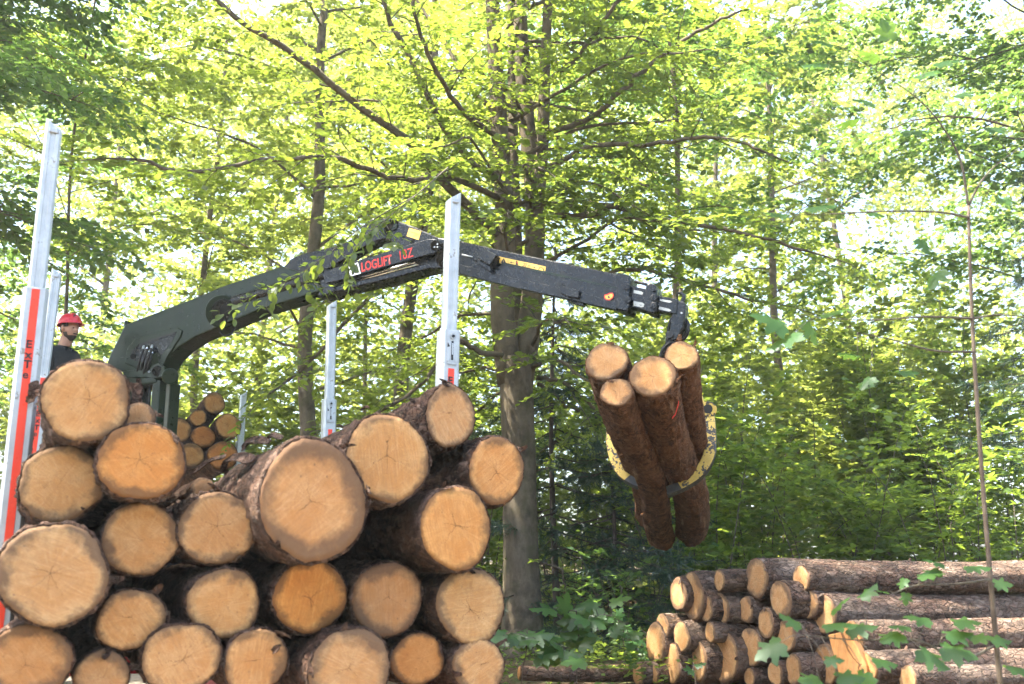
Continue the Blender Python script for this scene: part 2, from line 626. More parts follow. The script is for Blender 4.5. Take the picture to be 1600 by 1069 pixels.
M['sapling_bark'] = bark_mat('sapling_bark', (0.035, 0.024, 0.016), (0.085, 0.062, 0.044), (0.15, 0.115, 0.085), 18, 0.5, 0.4, 0.004, flake=0.3)
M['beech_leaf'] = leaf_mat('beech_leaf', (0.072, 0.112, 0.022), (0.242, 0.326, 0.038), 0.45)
M['dark_leaf'] = leaf_mat('dark_leaf', (0.045, 0.095, 0.030), (0.165, 0.285, 0.050), 0.45)  # darker leaf copy; the shade of some crowns is put into its colour
M['pale_leaf'] = leaf_mat('pale_leaf', (0.098, 0.14, 0.034), (0.35, 0.425, 0.075), 0.45)  # paler leaf copy; the brightness of the background is put into its colour
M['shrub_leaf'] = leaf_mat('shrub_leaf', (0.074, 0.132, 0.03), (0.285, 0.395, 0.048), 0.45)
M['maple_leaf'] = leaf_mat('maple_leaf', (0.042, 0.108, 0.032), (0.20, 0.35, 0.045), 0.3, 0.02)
M['needle'] = leaf_mat('spruce_needle', (0.022, 0.052, 0.024), (0.05, 0.10, 0.03), 0.35, 0.05, 0.3)
M['alu'] = paint('aluminium', (0.50, 0.525, 0.53), 0.42, (0.26, 0.24, 0.21), 0.385, 0.3, 0.3, 8, 0.06, 0.5)
M['alu_dark'] = paint('worn_aluminium', (0.42, 0.44, 0.44), 0.45, None, 0, 0.4, 0.3, 8, 0.05)
M['stripe'] = paint('reflective_red', (0.86, 0.055, 0.020), 0.35, None, 0, 0, 0.12, 9, 0.01)
M['letter_black'] = paint('black_print', (0.012, 0.012, 0.012), 0.5, None, 0, 0, 0.0)
M['crane'] = paint('crane_black', (0.0040, 0.0050, 0.0052), 0.27, (0.022, 0.021, 0.019), 0.325, 0, 0.4, 4, 0.010, 0.34)
M['crane_green'] = paint('crane_dark_green', (0.0075, 0.0200, 0.0068), 0.34, (0.024, 0.030, 0.020), 0.335, 0, 0.35, 4, 0.012, 0.30)
M['steel_dark'] = paint('dark_steel', (0.014, 0.0145, 0.015), 0.4, (0.10, 0.07, 0.05), 0.38, 0.3, 0.3, 9)
M['column_strip'] = paint('grey_green_steel', (0.085, 0.088, 0.062), 0.5, None, 0, 0.1, 0.3, 7)
M['chrome'] = paint('chrome_rod', (0.75, 0.76, 0.77), 0.14, None, 0, 1.0, 0.05, 3, 0.0)
M['rubber'] = paint('hose_rubber', (0.012, 0.012, 0.012), 0.55, None, 0, 0, 0.2)
M['tyre'] = paint('tyre_rubber', (0.020, 0.020, 0.020), 0.8, None, 0, 0, 0.3)
M['wear_pad'] = paint('pale_wear_pad', (0.52, 0.53, 0.48), 0.5, (0.05, 0.05, 0.05), 0.40, 0, 0.2, 12)
M['sign_yellow'] = paint('yellow_sticker', (0.80, 0.50, 0.10), 0.45, None, 0, 0, 0.12, 10, 0.01)
M['sign_white'] = paint('white_sticker', (0.78, 0.80, 0.78), 0.45, None, 0, 0, 0.15, 14, 0.01)
M['red_print'] = paint('red_print', (0.85, 0.045, 0.030), 0.45, None, 0, 0, 0.12, 20, 0.0)
M['claw'] = paint('worn_yellow_paint', (0.62, 0.42, 0.085), 0.5, (0.035, 0.032, 0.030), 0.458, 0, 0.35, 8.5, 0.12)
M['claw_edge'] = paint('worn_claw_steel', (0.055, 0.053, 0.052), 0.45, (0.16, 0.13, 0.10), 0.41, 0.4, 0.3, 8)
M['trailer_red'] = paint('trailer_red', (0.50, 0.008, 0.022), 0.4, None, 0, 0, 0.4, 4)
M['helmet'] = paint('helmet_red', (0.62, 0.022, 0.045), 0.32, None, 0, 0, 0.12, 8, 0.0, 0.5)
M['skin'] = paint('skin', (0.42, 0.22, 0.145), 0.55, None, 0, 0, 0.15, 12, 0.02)
M['hair'] = paint('dark_hair', (0.018, 0.012, 0.009), 0.75, None, 0, 0, 0.3, 60, 0.4)
M['shirt'] = paint('black_shirt', (0.016, 0.019, 0.023), 0.85, None, 0, 0, 0.25, 9, 0.1)
M['trousers'] = paint('dark_trousers', (0.030, 0.032, 0.035), 0.85, None, 0, 0, 0.25, 9, 0.1)


def ground_mat():
    m, nt, out = new_mat('forest_floor')
    g = NT(nt)
    v = g.coord('Object')
    n1 = g.noise(v, 0.7, 6, 0.65)
    n2 = g.noise(v, 14, 5, 0.75)
    n3 = g.noise(v, 2.6, 5, 0.7)
    vo = g.n('ShaderNodeTexVoronoi')
    vo.inputs['Scale'].default_value = 22
    g.l(v, vo.inputs['Vector'])
    c = g.ramp(n2, [(0.3, (0.045, 0.028, 0.016)), (0.55, (0.14, 0.088, 0.05)), (0.8, (0.27, 0.18, 0.11))])
    c = g.mix(g.ramp(n3, [(0.48, 0), (0.62, 0.75)]), c, (0.055, 0.085, 0.022))
    c = g.mix(g.ramp(n1, [(0.45, 0), (0.7, 0.5)]), c, (0.11, 0.09, 0.065))
    s = g.principled(c, 0.9, 0, g.bump(g.mix(0.5, n2, vo.outputs['Distance']), 0.9, 0.04), 0.2)
    g.l(s, out.inputs[0])
    return m


def road_mat():
    m, nt, out = new_mat('gravel_track')
    g = NT(nt)
    v = g.coord('Object')
    n2 = g.noise(v, 30, 5, 0.75)
    n1 = g.noise(v, 1.2, 5, 0.7)
    c = g.ramp(n2, [(0.3, (0.12, 0.105, 0.085)), (0.7, (0.34, 0.30, 0.25))])
    c = g.mix(g.ramp(n1, [(0.4, 0), (0.7, 0.6)]), c, (0.13, 0.095, 0.06))
    s = g.principled(c, 0.9, 0, g.bump(n2, 0.7, 0.02), 0.2)
    g.l(s, out.inputs[0])
    return m


M['ground'] = ground_mat()
M['road'] = road_mat()

# ================================================================== the setting
def build_ground():
    xs = np.concatenate([np.linspace(-70, -12, 20), np.linspace(-11, 12, 70), np.linspace(13, 70, 20)])
    ys = np.concatenate([np.linspace(-25, -1, 10), np.linspace(0, 22, 66), np.linspace(23.5, 110, 30)])
    vs, fs = [], []
    for y in ys:
        for x in xs:
            vs.append((x, y, gz(x, y)))
    nx = len(xs)
    for j in range(len(ys) - 1):
        for i in range(nx - 1):
            a = j * nx + i
            fs.append((a, a + 1, a + 1 + nx, a + nx))
    o = mk('ground', vs, fs, M['ground'])
    o['kind'] = 'structure'
    vs, fs = [], []
    ts = np.linspace(-14, 60, 60)
    ss = np.linspace(-1.5, 3.2, 9)
    for t in ts:
        for s in ss:
            p = A0 + AX * t + PR * s
            vs.append((p.x, p.y, gz(p.x, p.y) + 0.012 + 0.02 * math.sin(s * 4)))
    for j in range(len(ts) - 1):
        for i in range(len(ss) - 1):
            a = j * len(ss) + i
            fs.append((a, a + 1, a + 1 + len(ss), a + len(ss)))
    o = mk('forest_road', vs, fs, M['road'])
    o['kind'] = 'structure'


build_ground()

# ================================================================== logs
rng = np.random.default_rng(7)


def make_log(label, group, face, axis, r, L, seed, bark='bark', tint=(1, 1, 1), ex=1.0, ey=1.0, taper=0.9,
             segs=56, rings=26, flare=0.0, flakes=0, lump=1.0, both_ends=True, tilt=0.0, name='log', knots=0, wood=None):
    g = np.random.default_rng(seed)
    th = np.arange(segs) * 2 * math.pi / segs
    prof = np.ones(segs)
    for k, a in ((2, 0.030), (3, 0.020), (4, 0.014), (5, 0.009), (7, 0.006)):
        prof += lump * a * g.uniform(0.4, 1.2) * np.cos(k * th + g.uniform(0, 6.28))
    cx, cy = np.cos(th) * ex, np.sin(th) * ey
    az = Vector(axis).normalized()
    ax_ = az.cross(Vector((0, 0, 1))).normalized()
    ay_ = ax_.cross(az).normalized()
    if ay_.z < 0: ax_, ay_ = -ax_, -ay_
    # z runs into the log, so use x right / y up with z = axis kept right handed
    ax_ = ay_.cross(az)
    Mx = Matrix((ax_, ay_, az)).transposed().to_4x4()
    Mx.translation = face
    # along the log, denser near the sawn end
    zs = np.concatenate([[0.0, 0.012, 0.03], 0.03 + (L - 0.03) * np.linspace(0.012, 1, rings) ** 1.35])
    ph = g.uniform(0, 6.28, 12)
    V = []
    fl_tilt = tilt * r
    for j, z in enumerate(zs):
        t = z / L
        rad = r * (1 + (taper - 1) * t) * (1 + flare * math.exp(-z / 0.28))
        bumps = 0.010 * np.sin(3 * th + 5.1 * z + ph[0]) + 0.009 * np.sin(5 * th - 9 * z + ph[1]) \
            + 0.0035 * np.sin(9 * th + 21 * z + ph[2]) + 0.007 * np.sin(2 * th + 13 * z + ph[3])
        small = g.normal(0, 0.0055 if j > 2 else 0.0018, segs)
        rr = rad * (prof + bumps * lump) + small * min(1.0, r / 0.16)
        if j == 0: rr = rr * 0.985
        wx = 0.016 * L * math.sin(2.1 * t * 3 + ph[4]) * t
        wy = 0.010 * L * math.sin(1.7 * t * 3 + ph[5]) * t
        zz = np.full(segs, z)
        if j == 0: zz = zz + g.uniform(-0.004, 0.010, segs)
        zz = zz + fl_tilt * cy * max(0.0, 1 - z / 0.1)
        V.append(np.stack([rr * cx + wx, rr * cy + wy, zz], 1))
    n = len(zs)
    F = []
    for j in range(n - 1):
        for k in range(segs):
            a = j * segs + k
            b = j * segs + (k + 1) % segs
            F.append((a, a + segs, b + segs, b))
    # inner edge of the bark at the sawn end
    inner = 0.962
    r0 = np.linalg.norm(V[0][:, :2], axis=1)
    Vi = V[0].copy()
    Vi[:, :2] *= inner
    Vi[:, 2] = 0.004 + fl_tilt * cy
    V.append(Vi)
    for k in range(segs):
        a = k
        b = (k + 1) % segs
        F.append((a, b, n * segs + b, n * segs + a))
    F.append(tuple((n - 1) * segs + k for k in range(segs)))
    VV = np.concatenate(V)
    me = bpy.data.meshes.new(name)
    me.from_pydata(VV.tolist(), [], F)
    me.polygons.foreach_set('use_smooth', [True] * len(me.polygons))
    me.polygons[len(F) - 1].use_smooth = False
    me.update()
    o = link(name, me, M[bark])
    o.matrix_world = Mx
    tag(o, label, 'log', group)
    # sawn face
    fr = [0.0, 0.22, 0.45, 0.68, 0.86, 0.97, 1.0]
    dome = g.uniform(-0.004, 0.010)
    Vf, fcs, Ff = [(0, 0, -0.006 - dome)], [(0, 0, 0)], []
    outer = V[0][:, :2] * 0.974
    for q, f in enumerate(fr[1:]):
        for k in range(segs):
            x, y = outer[k] * f
            z = -0.006 - dome * (1 - f * f) + (0.016 if f == 1.0 else 0.0) + g.normal(0, 0.0007) + fl_tilt * math.sin(th[k]) * f * ey
            Vf.append((x, y, z))
            fcs.append((f * math.cos(th[k]), f * math.sin(th[k]), 0))
    for k in range(segs):
        Ff.append((0, 1 + (k + 1) % segs, 1 + k))
    for q in range(len(fr) - 2):
        for k in range(segs):
            a = 1 + q * segs + k
            b = 1 + q * segs + (k + 1) % segs
            Ff.append((a, b, b + segs, a + segs))
    mf = bpy.data.meshes.new('cut_face')
    mf.from_pydata(Vf, [], Ff)
    at = mf.attributes.new('fc', 'FLOAT_VECTOR', 'POINT')
    at.data.foreach_set('vector', np.array(fcs, dtype=np.float32).ravel())
    mf.polygons.foreach_set('use_smooth', [True] * len(mf.polygons))
    mf.update()
    f = link('cut_face', mf, WOODS[int(g.integers(0, 5))] if wood is None else WOODS[wood], o)
    f.color = (tint[0], tint[1], tint[2], 1)
    # loose bark at the rim
    for q in range(flakes):
        a = g.uniform(0, 6.28) if q else g.uniform(1.2, 3.4)
        w, h, t_ = g.uniform(0.010, 0.026), g.uniform(0.025, 0.065), 0.004
        ro = np.interp(a, th, r0) * g.uniform(0.97, 1.03)
        er = np.array([math.cos(a) * ex, math.sin(a) * ey, 0])
        er /= np.linalg.norm(er)
        et = np.array([-er[1], er[0], 0])
        ez = np.array([0, 0, -1.0])
        c0 = er * ro + ez * g.uniform(-0.01, 0.01)
        lean = g.uniform(-0.6, 0.7)
        up = ez * 0.35 + er * lean + et * g.uniform(-0.8, 0.8)
        up /= np.linalg.norm(up)
        vs = []
        for s_, c_ in ((0.0, 0), (0.5, 0.25), (1.0, 0.7)):
            p = c0 + up * h * s_ + er * h * c_ * g.uniform(-0.2, 0.5)
            ww = w * (1 - 0.55 * s_) * g.uniform(0.7, 1.2)
            vs += [p + et * ww, p - et * ww, p - et * ww + er * t_, p + et * ww + er * t_]
        fs = []
        for s_ in (0, 4):
            fs += [(s_, s_ + 1, s_ + 5, s_ + 4), (s_ + 1, s_ + 2, s_ + 6, s_ + 5), (s_ + 2, s_ + 3, s_ + 7, s_ + 6), (s_ + 3, s_, s_ + 4, s_ + 7)]
        fs += [(0, 3, 2, 1), (8, 9, 10, 11)]
        mm = bpy.data.meshes.new('bark_flake')
        mm.from_pydata([tuple(v) for v in vs], [], fs)
        mm.update()
        link('bark_flake', mm, M[bark], o)
    for q in range(knots):      # broken twig stubs on the bark
        a, z = g.uniform(0, 6.28), g.uniform(0.2, L * 0.8)
        er = Vector((math.cos(a) * ex, math.sin(a) * ey, 0)).normalized()
        p0 = er * (r * (1 + (taper - 1) * z / L) * 0.97) + Vector((0, 0, z))
        p1 = p0 + er * g.uniform(0.02, 0.05) + Vector((0, 0, g.uniform(-0.02, 0.03)))
        Vt, Ft = tube_data([([p0, p1], [0.012, 0.007])], 6)
        mm = bpy.data.meshes.new('branch_stub')
        mm.from_pydata(Vt.tolist(), [], Ft)
        link('branch_stub', mm, M[bark], o)
    return o


# ---- the load on the trailer: (face centre, radii in photo pixels, how far the end stands out, tint, label)
PA = A0.copy(); PA.z = 1.75
GS = 'logs loaded on the trailer'
STACK = [
    (135, 626, 68, 66, 0.95, (1.0, 0.97, 0.92), 'large log on top at the left end of the trailer load, under the red helmet', 2),
    (96, 756, 64, 61, 0.80, (0.98, 0.98, 0.95), 'log with flattened lower edge directly under the top left log of the load', 2),
    (222, 721, 70, 62, 0.98, (1.04, 0.84, 0.58), 'bright orange log with dark star cracks near the left of the trailer load', 1),
    (216, 652, 34, 24, 0.55, (1.02, 1.0, 1.04), 'pale split log end wedged behind the top left log below the crane post', 3),
    (84, 897, 84, 80, 1.02, (0.92, 0.94, 0.98), 'widest pale log at the left edge of the trailer load, third row down', 2),
    (220, 842, 58, 60, 0.80, (0.98, 0.93, 0.86), 'mid-sized round log just below the bright orange log', 1),
    (341, 825, 60, 60, 0.82, (0.98, 1.0, 1.06), 'pale log left of the biggest log, directly above the round log with short crack', 2),
    (317, 763, 22, 17, 0.15, (1.05, 1.0, 1.0), 'smallest pale log end peeping out right of the bright orange log', 0),
    (490, 782, 87, 97, 1.20, (0.95, 0.89, 0.86), 'biggest log of the trailer load, with dark stained rim, standing out furthest', 4),
    (606, 716, 68, 73, 1.02, (1.02, 0.97, 0.88), 'large log with sunlit bark upper right of the biggest log', 2),
    (704, 650, 43, 50, 0.86, (1.0, 1.0, 1.05), 'topmost pale log at the right end, in front of the near right stake', 2),
    (776, 735, 47, 56, 0.92, (1.10, 0.96, 0.78), 'yellowish log at the far right of the load, second from the top', 2),
    (713, 825, 60, 68, 1.05, (1.10, 0.96, 0.74), 'honey-coloured log with thick pink-brown bark rim in the right of the load', 2),
    (485, 932, 59, 58, 0.86, (1.06, 0.80, 0.46), 'deep orange log with dark ring directly under the biggest log', 1),
    (605, 936, 57, 60, 0.88, (0.80, 0.74, 0.74), 'log with blackened rim and pale streak under the gap beside the biggest log', 1),
    (736, 946, 60, 59, 0.92, (0.98, 1.01, 1.02), 'pale angular log at the right edge of the load, third row down', 1),
    (350, 943, 57, 56, 0.86, (0.98, 0.96, 0.92), 'round log with a single short crack in the middle of the load', 1),
    (205, 968, 52, 48, 0.86, (0.98, 0.95, 0.90), 'smallish log with splintered right edge, below and right of the widest log', 3),
    (42, 1034, 66, 60, 0.95, (0.86, 0.78, 0.70), 'brown-stained log cut by the lower left corner of the photo', 1),
    (160, 1056, 42, 40, 0.86, (0.86, 0.86, 0.88), 'small grey-brown log in the bottom row, second from the left', 1),
    (284, 1028, 60, 56, 0.92, (0.98, 0.95, 0.92), 'log with a dark moon-shaped rim in the bottom row, third from the left', 2),
    (400, 1034, 50, 52, 0.92, (1.02, 0.94, 0.84), 'log with a torn sliver on its face in the bottom row, fourth from the left', 2),
    (547, 1046, 66, 66, 1.05, (0.95, 0.94, 0.96), 'large log with brown inner stain in the bottom row under the blackened log', 2),
    (653, 1030, 44, 42, 0.86, (0.88, 0.70, 0.50), 'smaller dull orange log in the bottom row, second from the right', 1),
    (748, 1042, 44, 46, 0.92, (1.0, 1.0, 1.02), 'pale log at the right end of the bottom row of the load', 2),
]
LOGS = {}
WK = [1, 2, 1, 3, 1, 2, 1, 3, 4, 0, 3, 0, 0, 0, 4, 0, 2, 3, 4, 4, 0, 3, 4, 2, 3]
for i, (px, py, rx, ry, out_, tint, label, fl) in enumerate(STACK):
    p0 = PA - AX * out_
    c = on_plane(px, py, p0, AX)
    k = depth(c) / FPX
    r = ry * k
    ex = min(1.12, max(0.86, rx * k / r / 0.985))
    ax = (AX + PR * rng.uniform(-0.012, 0.012) + Vector((0, 0, rng.uniform(-0.008, 0.008)))).normalized()
    if i == 8: ax = (AX + PR * 0.02 + Vector((0, 0, 0.01))).normalized()
    LOGS[i] = make_log(label, GS, c, ax, r, 4.9 + rng.uniform(-0.2, 0.2), 100 + i, 'bark', tint, ex, 1.0, 0.90, 72, 40,
             flakes=fl, knots=2, wood=WK[i], lump=1.15 if i in (4, 8, 15, 17) else 0.9)



def bark_strip(log, pts, w, mat='bark', curl=0.02, name='bark_strip'):
    """torn strip of bark: a thick ribbon along world points, part of its log"""
    g = np.random.default_rng(int(abs(pts[0][0]) * 1000) % 9973)
    P = spline(pts, 9)
    T = unit_(np.gradient(P, axis=0))
    S = unit_(np.cross(T, np.array([0.25, -0.9, 0.35])))
    N = np.cross(S, T)
    vs, fs = [], []
    for i in range(9):
        ww = w * (0.55 + 0.6 * math.sin(0.5 + i * 0.33)) * g.uniform(0.75, 1.2)
        for a, b in ((-1, curl), (0, 0), (1, curl)):
            vs.append(P[i] + S[i] * a * ww + N[i] * (b + g.normal(0, 0.003)))
        for a, b in ((1, curl), (0, 0), (-1, curl)):
            vs.append(P[i] + S[i] * a * ww + N[i] * (b + 0.006))
    for i in range(8):
        for k in range(6):
            a, b = i * 6 + k, i * 6 + (k + 1) % 6
            fs.append((a, b, b + 6, a + 6))
    fs += [(0, 1, 2, 3, 4, 5)[::-1], tuple(48 + k for k in range(6))]
    bpy.context.view_layer.update()
    inv = log.matrix_world.inverted()
    me = bpy.data.meshes.new(name)
    me.from_pydata([tuple(inv @ Vector(v)) for v in vs], [], fs)
    me.update()
    return link(name, me, M[mat], log)


def unit_(a):
    return a / (np.linalg.norm(a, axis=-1, keepdims=True) + 1e-9)


for li, pts, w in ((8, [(395, 722, 4.9), (375, 716, 5.0), (358, 722, 5.15), (350, 738, 5.2)], 0.035), (8, [(420, 694, 5.0), (396, 690, 5.2), (380, 702, 5.3)], 0.028),
                   (8, [(440, 688, 5.0), (428, 682, 5.1), (418, 690, 5.15)], 0.018), (8, [(352, 716, 5.4), (330, 722, 5.6), (300, 742, 5.8)], 0.022),
                   (3, [(216, 640, 5.1), (213, 620, 5.1), (218, 604, 5.12), (215, 592, 5.12)], 0.016), (3, [(206, 634, 5.1), (210, 618, 5.1), (205, 606, 5.1)], 0.011),
                   (3, [(222, 640, 5.1), (219, 626, 5.1), (224, 612, 5.1)], 0.009), (0, [(66, 606, 5.0), (56, 610, 4.98), (50, 622, 4.98), (44, 630, 4.98)], 0.022),
                   (0, [(62, 600, 5.0), (52, 602, 5.0), (48, 612, 5.0)], 0.014), (1, [(48, 684, 5.1), (42, 690, 5.08), (47, 706, 5.08)], 0.024),
                   (15, [(672, 906, 5.2), (676, 930, 5.15), (668, 950, 5.15), (664, 968, 5.15)], 0.010), (6, [(282, 800, 4.85), (278, 812, 4.8), (286, 826, 4.8)], 0.010),
                   (21, [(428, 1018, 4.70), (440, 1008, 4.66)], 0.012), (9, [(566, 642, 5.15), (572, 638, 5.1), (578, 640, 5.08)], 0.010)):
    bark_strip(LOGS[li], [U(*p) for p in pts], w, curl=0.008)

# ---- the load on the truck in front
PT = U(320, 680, 12.2)
GT = 'logs loaded on the truck behind the crane'
TRUCKLOAD = [
    (335, 630, 17, 17, 0.0, 'topmost log of the small load behind the crane post'),
    (310, 653, 13, 13, 0.10, 'thinnest log of the small load behind the crane post'),
    (357, 666, 20, 20, 0.25, 'log leaning on the far stake, with a dark knot, behind the crane post'),
    (280, 673, 20, 19, 0.05, 'log low beside the crane post, lit pale, left of the far load'),
    (318, 683, 19, 18, 0.10, 'orange log with dark rim in the middle of the far load'),
    (300, 711, 19, 19, 0.20, 'log half hidden by the bright orange log, left bottom of the far load'),
    (348, 712, 24, 23, 0.20, 'largest orange log at the bottom of the far load'),
    (264, 625, 15, 19, -0.3, 'log peeping out right behind the crane post at its top'),
    (267, 657, 10, 10, -0.2, 'little log end tucked behind the crane post'),
]
for i, (px, py, rx, ry, out_, label) in enumerate(TRUCKLOAD):
    c = on_plane(px, py, PT - AX * out_, AX)
    k = depth(c) / FPX
    make_log(label, GT, c, (AX + PR * rng.uniform(-0.02, 0.02)).normalized(), ry * k, 4.5, 300 + i, 'bark',
             ((0.92, 0.84, 0.68) if i not in (4, 6) else (0.92, 0.66, 0.40)), min(1.1, rx / ry), 1.0, 0.9, 36, 14)

# ---- pile lying on the bank at the right
PILE_AX = Vector((math.sin(R(71)), math.cos(R(71)), -0.012)).normalized()
GP = 'logs piled on the bank'
PILE = [  # photo px centre x, y, half height, label
    (1060, 929, 27, 'narrow end at the upper left corner of the bank pile'),
    (1082, 932, 37, 'tall oval end second from the upper left of the bank pile'),
    (1124, 907, 17, 'small dark-rimmed end on top of the bank pile, left of the highest log'),
    (1182, 904, 32, 'highest log on the bank pile, its bark sloping to the right'),
    (1252, 906, 23, 'log on top of the bank pile, right of the highest one'),
    (1220, 936, 29, 'pale end under the gap between the two highest bank logs'),
    (1104, 951, 21, 'slim pale end squeezed right of the tall oval end'),
    (1125, 954, 28, 'rounded end below the small dark-rimmed end of the bank pile'),
    (1165, 953, 21, 'small end directly below the highest bank log'),
    (1263, 943, 24, 'saw-striped end below the right top log of the bank pile'),
    (1288, 960, 30, 'striped end behind the maple leaf at the right of the pile ends'),
    (1197, 974, 24, 'dark-rimmed end in the middle of the bank pile'),
    (1035, 980, 21, 'upper end of the two at the left flank of the bank pile'),
    (1024, 1005, 32, 'tall end low on the left flank of the bank pile'),
    (1065, 995, 24, 'mid-sized end right of the left flank of the bank pile'),
    (1080, 981, 12, 'thin stub end resting on a mid-sized end of the bank pile'),
    (1110, 988, 16, 'little oval end in the second row of the bank pile'),
    (1049, 1037, 31, 'tall pale end in the lower left of the bank pile'),
    (1089, 1032, 33, 'end with sprouting leaves in the lower left of the bank pile'),
    (1130, 1024, 43, 'largest flared butt end in the bank pile'),
    (1173, 1011, 30, 'pale rough end right of the flared butt'),
    (1228, 994, 26, 'end partly covered by the big left maple leaf'),
    (1251, 990, 18, 'small end right behind the big left maple leaf'),
    (997, 1053, 18, 'leftmost low end of the bank pile'),
    (1023, 1054, 14, 'small low end beside the leftmost one of the bank pile'),
    (1171, 1058, 15, 'orange little end at the lower edge below the pale rough end'),
    (1211, 1052, 20, 'low end left of the wide low end in the bank pile'),
    (1240, 1046, 24, 'wide low end under the maple leaves of the bank pile'),
    (1289, 1038, 33, 'large orange end beside the leaning slab'),
    (1418, 1060, 20, 'lowest right log end with sunlit bark at the lower edge'),
]
for i, (px, py, ry, label) in enumerate(PILE):
    Y = 8.7 - (px - 990) / 430.0 * 1.7 + rng.uniform(-0.10, 0.10)
    if px > 1400: Y = 6.6
    c = U(px, py, Y)
    r = ry * depth(c) / FPX
    fl_ = 0.35 if ry == 43 else 0.0
    if fl_: r /= 1.33
    make_log(label, GP, c, (PILE_AX + Vector((rng.uniform(-.03, .03), rng.uniform(-.06, .06), rng.uniform(-.012, .008)))).normalized(),
             r, 4.6 + rng.uniform(-0.3, 0.3), 500 + i, 'bark_pile', tuple(np.array((1.18, 1.22, 1.32)) * rng.uniform(0.85, 1.1)),
             1.0, 1.0, 0.93, 48, 30, flare=fl_, flakes=int(rng.integers(0, 2)), lump=1.3, knots=3)
# long logs whose ends lie behind the leaves, seen by their bark only
for i, (px, py, Y, ry, label) in enumerate([
    (1330, 1000, 6.9, 30, 'long bark-covered log in the right of the pile, behind the maple leaves'),
    (1352, 1046, 6.7, 28, 'low bark-covered log right of the leaning slab')]):
    c = U(px, py, Y)
    make_log(label, GP, c, PILE_AX, ry * depth(c) / FPX, 4.6, 560 + i, 'bark_pile', (0.92, 0.85, 0.75), 1, 1, 0.95, 48, 30, lump=1.3, knots=4)

# leaning split slab
sp = [on_plane(x, y, U(1325, 1030, 6.75), Vector((-0.62, -0.78, 0.05))) for x, y in
      ((1298, 992), (1331, 985), (1358, 1040), (1362, 1082), (1324, 1086))]
slab = prism('wood_slab', sp, (-0.62, -0.78, 0.05), 0.05, M['wood'], None, 0.006)
slab.color = (1.05, 0.95, 0.82, 1)
_at = slab.data.attributes.new('fc', 'FLOAT_VECTOR', 'POINT')
for _i, _v in enumerate(slab.data.vertices):
    _at.data[_i].vector = ((_v.co.x - sp[0].x) * 1.5, (_v.co.z - sp[0].z) * 1.0, 0)
tag(slab, 'pale split wood slab leaning against the lower right of the bank pile', 'wood slab')

# thin trunk lying on the ground at the foot of the big tree
fp0, fp1 = U(812, 1052, 8.6), U(1040, 1058, 8.9)
make_log('grey thin trunk lying on the ground between the load and the bank pile', None, fp0, (fp1 - fp0).normalized(),
         0.058, 1.7, 590, 'bark_pile', (0.9, 0.85, 0.8), segs=28, rings=20, name='fallen_trunk', taper=0.85)

# ================================================================== trailer with stakes
AXS = -AX                                     # towards the camera


